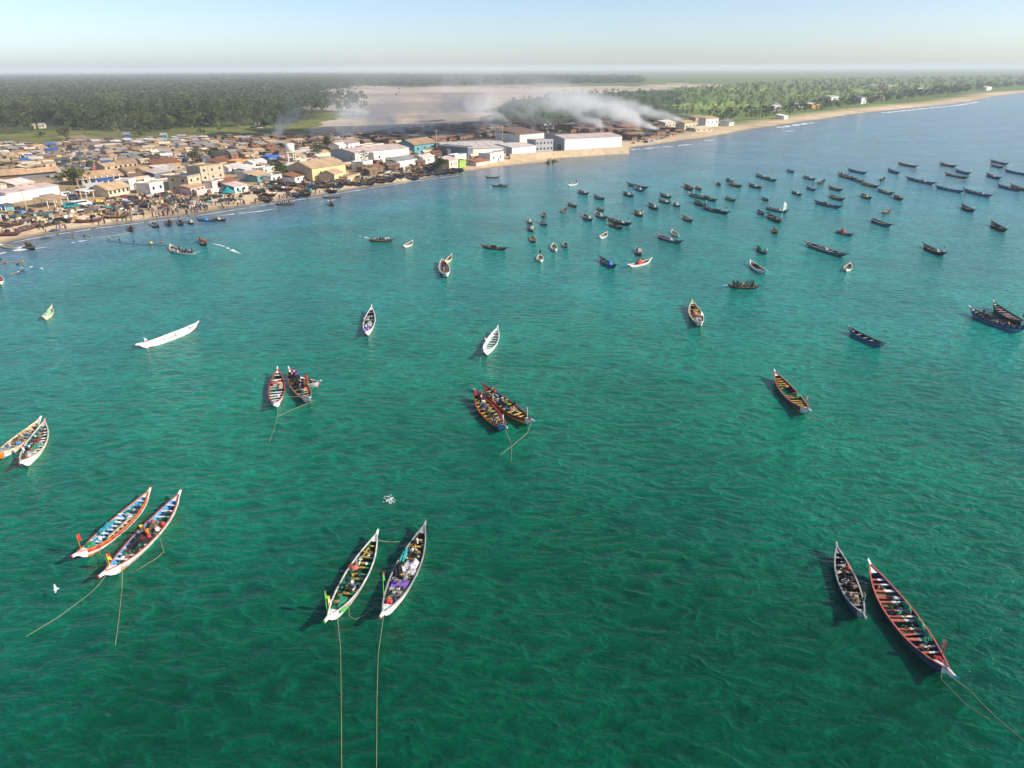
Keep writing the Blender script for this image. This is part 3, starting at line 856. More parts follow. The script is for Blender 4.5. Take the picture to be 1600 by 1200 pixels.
for i in range(17):
    t = -.72 + .062 * i
    y = rnd.uniform(-.75, .75) * (1 - abs(t) ** 2)
    if t > .25: continue
    c_ = rnd.choice(['black', 'navy', 'white', 'purple', 'grey', 'black', 'brown', 'pink']); p_ = rnd.choice(['stand', 'stand', 'sit', 'bend'])
    person(on_boat(b8, t, y, .38), rnd.uniform(0, 6.3), p_, c_, rnd.choice(['black', 'navy', 'brown']),
           'person in %s %s among the packed crew of the crowded white boat' % (c_, {'stand': 'standing', 'sit': 'sitting', 'bend': 'bending'}[p_]), 'crew of the crowded white boat')
person(on_boat(b9, -.25, 0, .3), 1.0, 'stand', 'red', 'red', 'person in bright red standing in the small white boat behind the crowded boat')
person(on_boat(b9, .1, .2, .3), 2.0, 'sit', 'black', 'navy', 'person in black sitting in the small orange bottomed boat')
b10 = near_boat((741, 612), (792, 672), 2.9, dict(up='yellow', low='navy', belt='black', bot='dark', inn='dgreen', floor='dark', rail='red', bow='sky', stern='red', beak='white', thw=['yellow', 'dark', 'yellow'], bowt=.80, dash='black'),
                'boat with yellow and black dashes along its side and a pale blue bow', thw=9, detail=1, flags=[(.78, ['white', 'white'], 'white', 1.5, .3)])
b11 = near_boat((753, 601), (835, 662), 2.7, dict(up='maroon', low='amber', belt='yellow', bot='dark', inn='dark', floor='black', rail='maroon', bow='white', stern='maroon', beak='blue', thw=['yellow'], bowt=.84),
                'maroon railed boat with yellow benches moored behind the yellow dashed boat', thw=9, detail=1, flags=[(.78, ['white', 'orange'], 'white', 1.6, .3)])
m = MB(); m.tube([on_boat(b10, -.35, -.9, 1.35), on_boat(b10, .62, -.35, 1.45)], .09, 6)
m.bar(on_boat(b10, .45, -.46, 1.44), on_boat(b10, .72, -.30, 1.46), .42, .06)
tag(m.build('steering_oar', PT['maroon']), 'long dark red oar laid along the yellow dashed boat', 'oar')
for i, t in enumerate((-.62, -.5, -.36, -.2, -.05, .1, .2)):
    c_ = ('pink', 'red', 'blue', 'white', 'yellow', 'green', 'black')[i]
    person(on_boat(b11, t, rnd.uniform(-.4, .5), .4), rnd.uniform(0, 6.3), rnd.choice(['sit', 'stand', 'bend']), c_, 'navy', 'person in %s aboard the maroon railed boat among its yellow benches' % c_, 'crew of the maroon railed boat')
for i, t in enumerate((-.8, -.66, -.55)):
    person(on_boat(b10, t, rnd.uniform(-.3, .3), .5), rnd.uniform(0, 6.3), 'stand', ('blue', 'red', 'white')[i], 'navy', 'person in %s standing in the stern of the yellow dashed boat' % ('blue', 'red', 'white')[i])
b12 = near_boat((64, 654), (-14, 716), 2.5, dict(up='cream', low='sky', belt='white', bot='wood', inn='pale', floor='dark', rail='cream', bow='orange', stern='white', thw=['pale'], bowt=.8),
                'sand coloured boat with a pale blue band, cut off at the left edge', thw=9, detail=1)
b13 = near_boat((71, 658), (32, 729), 2.75, dict(up='cream', low='white', belt='white', bot='maroon', inn='teal', floor='dark', rail='cream', bow='white', stern='pink', beak='red', thw=['white', 'orange', 'maroon'], bowt=.64),
                'cream boat with a white bow and white, orange and maroon benches near the left edge', thw=11, detail=1, flags=[(.30, ['red', 'white'], 'white', 1.1, -1.0)])
heap('fishing_net', 2.4, 1.4, .5, NETB, 51, 'brown net lying in the sand coloured boat at the left edge', loc=on_boat(b12, 0, .3, .5), rz=b12.rotation_euler.z)
heap('fishing_net', 1.8, 1.3, .5, NETW, 52, 'pale net across the front benches of the cream boat near the left edge', loc=on_boat(b13, .42, 0, .6), rz=b13.rotation_euler.z)
heap('fishing_net', 1.4, 1.2, .5, NETG, 53, 'green net amidships in the cream boat near the left edge', loc=on_boat(b13, .05, 0, .5), rz=b13.rotation_euler.z)
b14 = near_boat((1209, 580), (1267, 647), 2.7, dict(up='slate', low='yellow', belt='maroon', bot='dark', inn='black', floor='black', rail='salmon', bow='white', stern='white', beak='blue', thw=['amber'], bowt=.80),
                'dark boat with amber benches and a white bow, alone right of centre', thw=0, detail=1, flags=[(.72, ['white', 'white'], 'red', 1.9, .5)])
L = b14['len']
for t in (-.72, -.62, -.52, -.42, .08, .17, .34, .46, .58, .68):
    w = 2.45 * (1 - abs(t) ** 2.1) * .5
    m = MB(); m.box(-.13, -w * .8, -.05, .13, w * .8, .03); o = m.build('thwart', PT['amber'], b14); o.location = (t * L / 2, 0, 1.1 * (.62 + .7 * abs(t) ** 2.6) - .16)
heap('tarpaulin', 1.2, 1.0, .4, PT['green'], 55, 'bright green tarpaulin at the rail of the amber benched boat', 'tarpaulin', loc=on_boat(b14, .12, -.85, .8))
b15 = near_boat((778, 512), (756, 553), 2.5, dict(up='white', low='white', belt='white', bot='orange', inn='white', floor='dark', rail='white', bow='white', stern='white', thw=['white'], bowt=.7),
                'all white boat with white benches, behind the yellow dashed boat', thw=8, detail=1, flags=[(.15, ['white', 'maroon'], 'maroon', 1.2, -1.1)])
b16 = near_boat((581, 480), (572, 523), 2.4, dict(up='white', low='white', belt='pink', bot='maroon', inn='black', floor='black', rail='white', bow='white', stern='white', thw=['grey'], bowt=.66),
                'white boat with a black inside and a purple cloth by its bow', thw=6, detail=1, flags=[(-.05, ['pale', 'pale'], 'pale', 1.0, -1.1)])
heap('tarpaulin', 1.4, 1.2, .4, PT['purple'], 57, 'purple cloth at the bow of the black inside white boat', 'tarpaulin', loc=on_boat(b16, .58, .2, .8))
heap('fishing_net', 2.4, 1.3, .5, NETW, 58, 'grey net amidships in the black inside white boat', loc=on_boat(b16, .1, 0, .4), rz=b16.rotation_euler.z)
b17 = near_boat((1081, 471), (1096, 508), 2.9, dict(up='cream', low='yellow', belt='maroon', bot='dark', inn='wood', floor='dark', rail='cream', bow='white', stern='cream', beak='sky', thw=['pale'], bowt=.74),
                'tan boat with a blue and white bow and orange gear inside', thw=6, detail=1)
heap('fishing_net', 1.7, 1.5, .6, PT['orange'], 60, 'orange gear heap in the middle of the tan boat', 'gear', loc=on_boat(b17, -.08, .1, .5))
heap('tarpaulin', .9, .8, .6, PT['white'], 61, 'white sack on the rail of the tan boat', 'sack', loc=on_boat(b17, .12, -.95, 1.0))
heap('fishing_net', 1.5, 1.2, .4, NETW, 62, 'pale net before the bow deck of the tan boat', loc=on_boat(b17, .4, 0, .6))
b18 = near_boat((311, 504), (212, 541), 2.5, dict(up='white', low='red', belt='white', bot='red', inn='white', floor='black', rail='white', bow='white', stern='white', beak='maroon', thw=['white'], bowt=.80),
                'long slender white boat with a red waterline, alone on the left', thw=4, detail=1, H=1.1, flags=[(.82, ['sky', 'white', 'red'], 'white', 1.2, .1)])
b19 = near_boat((81, 479), (67, 497), 1.7, dict(up='cream', low='cream', belt='cream', bot='wood', inn='cream', floor='wood', rail='cream', bow='cream', stern='white', thw=['pale'], bowt=.8),
                'small cream boat heaped with pale green net, far left', thw=3, detail=1, H=.9, z=.9)
heap('fishing_net', 3.2, 1.3, .8, mat('net_mint', (.25, .50, .30), rough=.95, var=.4, scale=3), 64, 'pale green net heaped in the small cream boat', loc=on_boat(b19, -.1, .2, .35), rz=b19.rotation_euler.z)
b20 = near_boat((1325, 510), (1386, 538), 2.0, dict(up='slate', low='navy', belt='blue', bot='black', inn='black', floor='black', rail='slate', bow='grey', stern='grey', thw=['grey'], bowt=.88),
                'narrow slate boat with broad grey benches, left of the blue patterned boat', thw=5, detail=1, H=.95)
b21 = near_boat((1513, 482), (1606, 516), 2.9, dict(up='navy', low='grey', belt='blue', bot='black', inn='slate', floor='pale', rail='black', bow='navy', stern='white', thw=['pale'], bowt=.9, dash='grey'),
                'blue patterned boat with a pale floor at the right edge', thw=3, detail=1, H=1.2)
b22 = near_boat((1551, 474), (1606, 508), 2.7, dict(up='dark', low='dgreen', belt='dark', bot='black', inn='dgreen', floor='black', rail='dgreen', bow='white', stern='cream', thw=['pink'], bowt=.88),
                'dark green boat with pinkish benches tied behind the blue patterned boat', thw=9, detail=1, H=1.3, flags=[(.66, ['orange', 'maroon'], 'grey', 1.6, .6)])
person(on_boat(b21, -.45, .2, .5), 0, 'stand', 'navy', 'brown', 'person in dark blue standing in the blue patterned boat at the right edge')
person(on_boat(b21, -.32, .4, .4), 0, 'bend', 'navy', 'navy', 'person in dark blue bending in the blue patterned boat')
b23 = near_boat((691, 404), (698, 431), 2.9, dict(up='white', low='grey', belt='slate', bot='dark', inn='wood', floor='dark', rail='white', bow='white', stern='purple', thw=['pale'], bowt=.72),
                'white bowed boat with crew aboard, moored at mid distance left of centre', thw=6, detail=1)
b24 = near_boat((706, 398), (695, 409), 1.4, dict(up='cream', low='cream', belt='cream', bot='wood', inn='wood', rail='cream', bow='cream', stern='cream', thw=['pale'], bowt=.9),
                'small cream dugout tied at the stern of the white bowed crew boat', thw=2, detail=1, H=.8, z=.8)
for i, (t, y) in enumerate(((-.5, .2), (-.25, -.4), (-.1, .5), (.1, -.2), (.25, .3))):
    person(on_boat(b23, t, y, .45), rnd.uniform(0, 6), rnd.choice(['sit', 'stand', 'bend']), ('orange', 'black', 'purple', 'brown', 'white')[i], 'navy', 'person in %s aboard the white bowed crew boat' % ('orange', 'black', 'purple', 'brown', 'white')[i])
# --- mooring ropes
water_rope(on_boat(b3, .84, -.4, .9), [(532, 1010), (533, 1080), (534, 1230)], 'straight pale rope running down from the bow of the green benched boat')
water_rope(on_boat(b4, .98, .0, 1.1), [(591, 1020), (589, 1090), (588, 1230)], 'straight pale rope running down from the bow of the purple hatch boat')
water_rope(on_boat(b2, .72, -.55, .9), [(190, 925), (186, 965), (180, 1008)], 'pale rope hanging from the white bow of the black net boat')
water_rope(on_boat(b2, .95, 0, 1.0), [(140, 928), (90, 965), (40, 995)], 'long rope slanting away from the bow tip of the black net boat')
water_rope(on_boat(b6, .82, .5, 1.2), [(1512, 1076), (1555, 1120), (1625, 1178)], 'yellow rope from the bow of the long navy boat to the lower right')
water_rope(on_boat(b6, .80, -.6, .9), [(1470, 1060), (1510, 1102), (1546, 1124)], 'second fainter rope under the bow of the long navy boat', .025)
water_rope(on_boat(b7, .88, -.3, 1.0), [(434, 645), (429, 668), (421, 690)], 'pale rope from the bow of the red railed boat')
water_rope(on_boat(b8, .95, 0, 1.1), [(492, 626), (455, 641), (432, 652)], 'pale rope crossing in front of the crowded boat', .03)
water_rope(on_boat(b10, .99, 0, 1.1), [(798, 690), (799, 705), (799, 722)], 'pale rope straight down from the pale blue bow')
water_rope(on_boat(b11, .98, 0, 1.0), [(824, 676), (800, 697), (781, 711)], 'pale rope slanting from the bow of the maroon railed boat', .03)
water_rope(on_boat(b18, .86, .2, 1.0), [(232, 549), (234, 556), (235, 565)], 'short rope at the bow of the long slender white boat')
water_rope(on_boat(b15, .95, 0, 1.0), [(752, 556), (750, 566), (750, 574)], 'short rope at the bow of the all white boat', .03)
water_rope(on_boat(b14, .98, 0, 1.2), [(1276, 654), (1290, 662), (1305, 672)], 'thin rope at the white bow of the amber benched boat', .025)
water_rope(on_boat(b13, .9, 0, 1.0), [(45, 728), (46, 735), (44, 742)], 'short rope at the white bow of the cream boat', .03)
rope_line('mooring_rope', [on_boat(b3, .62, -1.0, .9), gp(546, 963, .1), gp(555, 968, .03), gp(566, 963, .03), gp(588, 945, .1), on_boat(b4, .9, .4, 1.0)], .03, 'slack rope tying the green benched boat to the purple hatch boat')
rope_line('mooring_rope', [on_boat(b3, -.86, -.3, 1.2), gp(600, 846, .25), gp(612, 847, .05), gp(624, 846, .03)], .03, 'thin rope trailing from the stern of the green benched boat')
rope_line('mooring_rope', [on_boat(b1, .60, -.9, .9), gp(155, 866, .4), gp(164, 871, .6), on_boat(b2, .85, .3, 1.1)], .03, 'rope tying the orange boat to the black net boat')
rope_line('mooring_rope', [on_boat(b2, -.05, -1.25, .9), gp(256, 862, .1), gp(245, 872, .03), gp(232, 880, .03), gp(213, 892, .03)], .03, 'slack rope curving on the water right of the black net boat')
rope_line('mooring_rope', [on_boat(b7, .70, -.7, .9), gp(448, 620, .3), on_boat(b8, .72, .6, 1.0)], .03, 'rope tying the red railed boat to the crowded boat')

gear(b1, 46, ['teal', 'sky', 'navy', 'dark', 'green', 'white'], -.7, .7, 1)
heap('fishing_net', 3.0, .5, .35, mat('net_teal', (.03, .20, .26), rough=.95, var=.6, scale=5), 81, 'teal net hung along the left rail inside the orange boat', loc=on_boat(b1, .12, .85, .75), rz=b1.rotation_euler.z)
gear(b2, 60, ['black', 'white', 'red', 'wood', 'yellow', 'green', 'dark'], -.6, .62, 2)
gear(b3, 80, ['green', 'dark', 'amber', 'black', 'wood', 'white', 'dgreen', 'navy'], -.7, .72, 3)
gear(b4, 70, ['black', 'dark', 'white', 'grey', 'amber', 'wood'], -.72, .7, 4)
gear(b5, 50, ['dark', 'grey', 'pale', 'black', 'slate', 'wood'], -.6, .6, 5)
gear(b6, 40, ['dgreen', 'green', 'navy', 'dark', 'wood'], -.6, .6, 6)
gear(b7, 24, ['dark', 'white', 'orange', 'grey'], -.6, .5, 7); gear(b8, 40, ['dark', 'white', 'orange', 'blue', 'yellow', 'black'], -.5, .5, 8)
gear(b10, 50, ['dark', 'red', 'yellow', 'white', 'blue', 'green', 'black'], -.7, .6, 9); gear(b11, 60, ['dark', 'red', 'orange', 'white', 'blue', 'green', 'pink'], -.7, .6, 10)
gear(b12, 40, ['pale', 'wood', 'grey', 'dark', 'blue'], -.6, .6, 11); gear(b13, 50, ['teal', 'white', 'orange', 'maroon', 'dark', 'green'], -.6, .6, 12)
gear(b14, 24, ['dark', 'amber', 'green', 'wood'], -.6, .6, 13); gear(b16, 26, ['grey', 'dark', 'white', 'black'], -.5, .6, 14); gear(b17, 36, ['orange', 'wood', 'white', 'dark', 'yellow'], -.6, .6, 15)
gear(b21, 40, ['pale', 'wood', 'dark', 'navy', 'grey'], -.6, .7, 16); gear(b22, 30, ['dark', 'pink', 'dgreen', 'black'], -.6, .6, 17); gear(b23, 26, ['dark', 'orange', 'purple', 'wood'], -.6, .5, 18)
heap('fishing_net', 2.6, 1.6, .55, NETB, 82, 'brown net heap in the stern half of the yellow dashed boat', loc=on_boat(b10, -.25, -.1, .45), rz=b10.rotation_euler.z)
heap('fishing_net', 2.4, 1.4, .55, NETM, 83, 'dark net heap amidships in the maroon railed boat', loc=on_boat(b11, -.08, 0, .45), rz=b11.rotation_euler.z)

# ================================================================== the fleet farther out: copies of a few kinds
def proto(st, L=11.0, B=2.3, H=1.05, thw=5, fl=None, n=14):
    r = pirogue(L, B, st, H=H, thw=thw, detail=1, n=n, deck=.10)
    r['len'] = L
    if fl: flag(r, .80, L, H, *fl)
    return r
base_ = dict(inn='dark', floor='black', bot='black', thw=['pale'], bowt=.84)
def S(**k): d = dict(base_); d.update(k); return d
KINDS = {
    'n': proto(S(up='navy', low='black', belt='blue', rail='slate', bow='navy', stern='slate', thw=['grey'])),
    'k': proto(S(up='dark', low='black', belt='maroon', rail='wood', bow='slate', stern='dark')),
    's': proto(S(up='slate', low='navy', belt='teal', rail='grey', bow='slate', stern='grey', thw=['grey'])),
    'p': proto(S(up='slate', low='black', rail='slate', bow='grey', stern='slate'), fl=(['white', 'cream'], 'white', 1.8, .3)),
    'r': proto(S(up='dark', low='black', rail='slate', bow='slate', stern='dark'), fl=(['red', 'white'], 'white', 1.9, .3)),
    'y': proto(S(up='slate', low='dark', rail='grey', bow='slate', stern='grey'), fl=(['yellow', 'yellow'], 'yellow', 2.4, .4)),
    'w': proto(S(up='white', low='white', rail='white', bow='white', stern='white', inn='wood', bot='wood'), B=2.5),
    'g': proto(S(up='navy', low='dark', rail='grey', bow='slate', stern='cream', thw=['green'])),
    'b': proto(S(up='dark', low='dark', rail='wood', bow='slate', stern='dark', inn='wood', thw=['amber'])),
}
KEEP = set()
_first = set()
def kind_copy(k):
    if k not in _first:
        _first.add(k); return KINDS[k]
    return copy_tree(KINDS[k])
HEAD = {'n': 'dark navy boat', 'k': 'dark brown boat', 's': 'slate grey boat', 'p': 'slate boat with a white pole', 'r': 'dark boat with a red and white flag', 'y': 'grey boat with a tall yellow pole', 'w': 'small white boat', 'g': 'dark boat with green benches', 'b': 'brown boat with amber benches'}
# x, y (middle of the boat), length, kind, cargo, extra heading, own label (landmarks) or None
FLEET = [
 (596, 374, 8, 'b', None, 92, 'long low boat full of people moving right, trailing a short wake'),
 (638, 380, 7, 'w', None, -20, 'tiny cream dugout just right of the long boat full of people'),
 (772, 385, 9, 'k', 'd', 60, 'dark boat lying broadside, alone left of the white boat row'),
 (828, 344, 8, 's', 'c', 12, None), (830, 355, 9, 'p', 'c', 8, None), (833, 372, 8, 'b', None, 12, None), (849, 347, 7, 's', None, 14, None), (850, 334, 8, 'k', None, 6, None),
 (866, 385, 8, 'w', None, 0, 'white boat with a pole, left end of the small white boats'), (884, 381, 6, 's', None, 4, None), (844, 402, 7, 'w', None, -6, 'white boat seen bow on with a person standing in its stern'),
 (881, 327, 9, 'k', None, -10, 'dark boat seen stern on behind the left cluster'), (894, 318, 9, 'k', None, 14, None), (895, 286, 8, 'w', 'm', -45, 'white boat with two people, nearest the big white warehouse'),
 (911, 299, 11, 's', 'c', 16, None), (936, 307, 10, 'n', None, 12, None), (938, 325, 7, 'k', None, 6, None), (918, 338, 12, 's', 'c', 18, None), (939, 335, 12, 's', 'c', 18, None),
 (943, 366, 8, 'w', None, -30, 'white boat angled left, alone in the middle of the fleet'), (949, 409, 11, 'n', 'b', 10, 'navy boat piled with blue gear'), (967, 345, 13, 'r', 'c', 26, 'dark boat with a red flag, double moored behind another'), (962, 351, 10, 'k', 'd', 16, None),
 (982, 302, 11, 'p', 'c', 16, None), (996, 289, 16, 'n', None, 30, 'long dark boat lying broadside behind the left fleet'), (999, 294, 10, 's', 'c', 20, None), (998, 332, 10, 'p', 'y', 14, 'boat with yellow gear inside and a pole'),
 (998, 391, 9, 'y', 'c', 8, 'boat flying a yellow flag on a tall pole'), (1000, 410, 10, 'w', 'r', -42, 'white boat with a red inside, below the tall yellow pole'), (1021, 321, 12, 'p', 'c', 16, None), (1040, 304, 10, 'p', 'c', 16, None), (1038, 313, 9, 'k', 'c', 14, None),
 (1046, 372, 12, 's', 'c', 26, 'pale floored slate boat beside a white boat seen bow on'), (1055, 363, 8, 'w', None, -6, 'white boat seen bow on at the end of a slate boat'), (1057, 318, 8, 's', 'c', 10, None), (1074, 340, 10, 'k', None, 12, None),
 (1076, 291, 15, 'k', 'd', 6, 'large dark boat with a high stern and a white mast'), (1091, 292, 9, 's', None, 10, None), (1091, 305, 14, 'g', 'g', 14, None), (1108, 308, 13, 'g', 'g', 10, 'second of two boats with green gear lying end to end'), (1094, 316, 13, 'p', 'g', 14, None),
 (1118, 327, 15, 'r', 'd', 22, 'dark boat with an orange flag at its bow'), (1123, 285, 8, 'g', None, 4, None), (1140, 280, 10, 'p', 'g', 8, None), (1149, 287, 12, 'b', None, 12, None), (1141, 309, 10, 's', None, 4, None),
 (1180, 289, 12, 'p', 'c', 10, None), (1191, 274, 14, 'p', None, 14, None), (1203, 278, 12, 'g', 'g', 8, None), (1196, 309, 7, 'p', None, 0, None), (1189, 330, 8, 'n', None, 2, None), (1213, 326, 12, 's', 'c', 14, None),
 (1210, 339, 14, 'p', 'o', 10, 'boat with brown gear and a tall white sail cloth at its bow'), (1211, 359, 7, 'k', None, -4, None), (1235, 265, 10, 's', None, 4, None), (1245, 300, 9, 'p', 'c', 6, None), (1264, 276, 13, 's', 'c', 6, None), (1267, 293, 9, 'n', None, 4, None),
 (1283, 283, 11, 'r', None, -40, 'dark boat seen end on with a red mast'), (1305, 293, 11, 'k', None, 4, None), (1293, 318, 15, 'n', 'o', 12, 'long boat with tan and green gear heaped along its middle'), (1307, 307, 12, 'y', None, 8, None),
 (1319, 362, 8, 's', 'r', 14, 'small grey boat with red gear inside'), (1323, 274, 20, 'k', 'm', 8, None), (1339, 266, 16, 'n', None, 4, None), (1341, 280, 10, 's', None, 2, None), (1359, 287, 14, 'k', None, 4, None), (1353, 305, 12, 's', 'y', 0, None),
 (1383, 298, 12, 'n', 'y', 0, 'navy boat with a yellow heap at its stern'), (1403, 307, 10, 'k', 'o', -2, None), (1379, 278, 10, 'r', None, -26, None), (1396, 266, 15, 'n', None, 2, None), (1418, 256, 17, 'k', None, 8, None), (1438, 281, 21, 'n', 'c', 0, 'longest dark boat of the far right rows'),
 (1385, 329, 8, 'b', None, -40, 'short brown boat seen from its high stern'), (1376, 346, 13, 's', None, 0, None), (1184, 417, 11, 'w', 'd', -4, 'grey white boat with a dark inside and a pole at its bow'), (1190, 389, 9, 'p', 'g', 2, 'boat with pale green net and a pole, behind the grey white boat'),
 (1162, 446, 7.6, 'b', 'm', 80, 'low brown boat crowded with standing people, moving right'), (1289, 388, 18, 's', 'c', 20, 'long slate boat with a red and white flag at its bow'), (1325, 416, 8, 'w', None, -30, 'round open boat seen bow on with an orange floor'),
 (1459, 389, 12, 'r', 'c', -6, 'dark red railed boat with pale benches and a white bow post'), (1560, 353, 14, 'r', 'd', -8, 'dark boat with an orange and black flag near the right edge'), (1512, 324, 13, 'r', None, -4, 'dark boat with a pink flag, alone in the right rows'),
 (1483, 294, 16, 'n', None, 6, None), (1527, 300, 18, 'n', 'c', 0, 'navy boat with white bundles inside in the far right'), (1494, 273, 16, 'k', None, 2, None), (1504, 267, 14, 'n', None, 0, None), (1481, 256, 15, 'k', None, 0, None),
 (1552, 274, 16, 'n', 'c', -2, None), (1558, 258, 11, 'k', None, -4, None), (1561, 252, 17, 'n', None, 0, None), (1577, 292, 16, 'n', None, -2, None), (1594, 292, 16, 'k', None, -2, None), (1589, 268, 18, 'n', None, -2, None),
 (770, 275, 7.5, 'k', None, 88, 'dark boat lying parallel to the beach below the colourful house'), (781, 288, 8, 'k', 'd', 84, 'dark boat with dark gear, seaward of the one below the colourful house'),
 # by the beach
 (518, 317, 7, 'k', 'm', 20, 'dark boat coming in through the surf below the yellow warehouse'), (446, 317, 8, 'k', 'm', 95, 'dark boat with people at the waterline under the beached boats'), (519, 306, 8, 'k', None, 95, 'dark boat grounded at the waterline, right of the boat with people'),
 (317, 377, 9, 'b', None, 215, 'brown boat motoring left and trailing a long white wake'), (272, 388, 10, 'w', None, 30, 'white boat hauling the net, its stern to the beach'), (290, 393, 9, 'w', 'm', 70, 'white boat with a blue green bow, alongside the net hauling boat'),
 (205, 356, 9, 'k', 'd', 25, None), (243, 350, 10, 's', None, 30, None), (265, 347, 10, 'k', 'd', 35, None), (283, 346, 10, 'n', 'm', 35, None), (298, 345, 8, 's', 'c', 35, 'grey white boat, middle of those moored off the crowd'), (323, 342, 8, 'n', 'b', 75, 'navy boat with blue tarpaulins moored off the crowded beach'), (343, 341, 7, 'k', 'c', 60, None),
 (47, 384, 9, 'k', 'm', 40, 'dark boat in the shallows near the left edge with people by it'), (18, 384, 10, 'w', None, 70, 'pale boat drawn against the sand at the left edge'), (-2, 436, 10, 'w', 'm', 35, 'white boat hauling nets at the left edge'),
]
CARGO = {'c': ('net', mat('net_cream', (.34, .33, .30), rough=.95, var=.5, scale=4), 'pale net bundle'), 'd': ('net', NETM, 'dark net heap'), 'b': ('tarp', PT['blue'], 'blue gear heap'), 'y': ('tarp', PT['yellow'], 'yellow gear heap'), 'g': ('net', NETG, 'green net heap'), 'r': ('tarp', PT['red'], 'red gear heap'), 'o': ('net', NETB, 'brown gear heap')}
heap_me = {}
for k, (_, m_, _l) in CARGO.items():
    o = heap('fishing_net', 3.4, 1.4, .85, m_, ord(k), nx=10, ny=7); heap_me[k] = o.data; bpy.data.objects.remove(o)
LM = [(f[0], f[1], f[6]) for f in FLEET if f[6]] + [(1238, 612, 'amber benched boat'), (1556, 495, 'blue patterned boat')]
used_labels = {}
def short(lb):
    w = lb.split()
    return ' '.join(w[:9])
def rel(dx, dy):
    if abs(dx) > 2.2 * abs(dy): return 'right of' if dx > 0 else 'left of'
    return 'in front of' if dy > 0 else 'behind'
_rank = {}
rnd = random.Random(23)
ALLB = []
def person_label(c, ps, lb):
    t_ = 'person in %s %s in the %s' % (c, {'stand': 'standing', 'sit': 'sitting'}[ps], lb.split(',')[0])
    return t_ if len(t_.split()) <= 16 else 'person in %s in the %s' % (c, ' '.join(lb.split(',')[0].split()[:10]))
for (x, y, L, k, cg, dh, lb) in FLEET:
    r = kind_copy(k)
    p = gp(x, y + 2, .4)
    hd = math.radians(-90 + dh) if dh < 150 else math.radians(-90 + dh)
    if abs(dh) < 60: hd += math.radians(rnd.uniform(-9, 9))
    s = L / 11.0
    r.location = (p.x, p.y, rnd.uniform(-.06, .06)); r.rotation_euler = (rnd.uniform(-.03, .03), 0, hd); r.scale = (s, min(max(s, .8), 1.25), min(max(s, .75), 1.0) * .88)
    if not lb:
        near = sorted([q for q in LM if len(q[2].split(',')[0].split()) <= 9], key=lambda q: (q[0] - x) ** 2 + ((q[1] - y) * 2.5) ** 2)
        cgn = {'c': ' with a pale net', 'd': ' with a dark net', 'g': ' with green net', 'y': ' with yellow gear', 'o': ' with brown gear', 'm': ' with people aboard', 'b': ' with blue gear'}.get(cg, '')
        best = None
        for q in near[:9]:
            where = '%s the %s' % (rel(x - q[0], y - q[1]), q[2].split(',')[0])
            for hd_ in (HEAD[k] + cgn, HEAD[k], ' '.join(HEAD[k].split()[:3]).replace(' with', '')):
                c_ = hd_ + ' ' + where
                if len(c_.split()) <= 16 and c_ not in used_labels: best = c_; break
            if best: break
        lb = best
        used_labels[cgn + where] = 1
    used_labels[lb] = 1
    tag(r, lb, 'fishing boat', 'fishing boats of the fleet at anchor' if y < 420 and x > 560 else 'fishing boats by the beach')
    ALLB.append((x, y, lb, r))
    M = Matrix.Translation(r.location) @ Matrix.Rotation(hd, 4, 'Z')
    if cg in heap_me:
        o = bpy.data.objects.new('fishing_net' if CARGO[cg][0] == 'net' else 'gear_heap', heap_me[cg]); COL.objects.link(o)
        o.location = M @ Vector((rnd.uniform(-.1, .12) * L, rnd.uniform(-.15, .15), .55)); o.rotation_euler = (0, 0, hd); o.scale = (L / 13, .95, .9)
        tag(o, None, 'fishing net' if CARGO[cg][0] == 'net' else 'gear', 'nets and gear lying in the anchored boats')
        nm = lb.split(',')[0]
        t_ = CARGO[cg][2] + ' in the ' + nm
        if len(t_.split()) > 16: t_ = CARGO[cg][2] + ' in the boat ' + where
        if len(t_.split()) > 16: t_ = CARGO[cg][2] + ' ' + where
        o['label'] = t_
    if cg == 'm' or x == 596 or x == 317:
        npp = {1162: 11, 596: 7, 317: 4, 895: 2, 290: 8, 446: 7, 518: 4}.get(x, 4)
        for i in range(npp):
            t = -.34 + .62 * i / max(npp - 1, 1)
            c_ = rnd.choice(['black', 'navy', 'red', 'white', 'brown', 'orange', 'grey'])
            ps = 'sit' if x == 596 else rnd.choice(['stand', 'stand', 'sit'])
            person(M @ Vector((t * L, rnd.uniform(-.4, .4), .35)), rnd.uniform(0, 6.3), ps, c_, 'navy', person_label(c_, ps, lb), 'people aboard boats')
# other details on a few of them
p = gp(844, 399, .5); person(p, 0, 'stand', 'black', 'navy', 'person standing in the stern of the white boat seen bow on')
p = gp(1222, 337, 1.2)
m = MB(); m.tube([(0, 0, 0), (0, 0, 5.2)], .06, 5)
for i in range(4): m.face([(.05 + .3 * i, .06 * i, 5.0 - .2 * i), (.05 + .3 * i, .06 * i, 1.6 + .2 * i), (.35 + .3 * i, .06 * i + .06, 1.8 + .2 * i), (.35 + .3 * i, .06 * i + .06, 4.8 - .2 * i)], 0)
o = m.build('sail_cloth', PT['white']); o.location = p; tag(o, 'white sail cloth on a mast at the bow of the brown gear boat', 'sail')

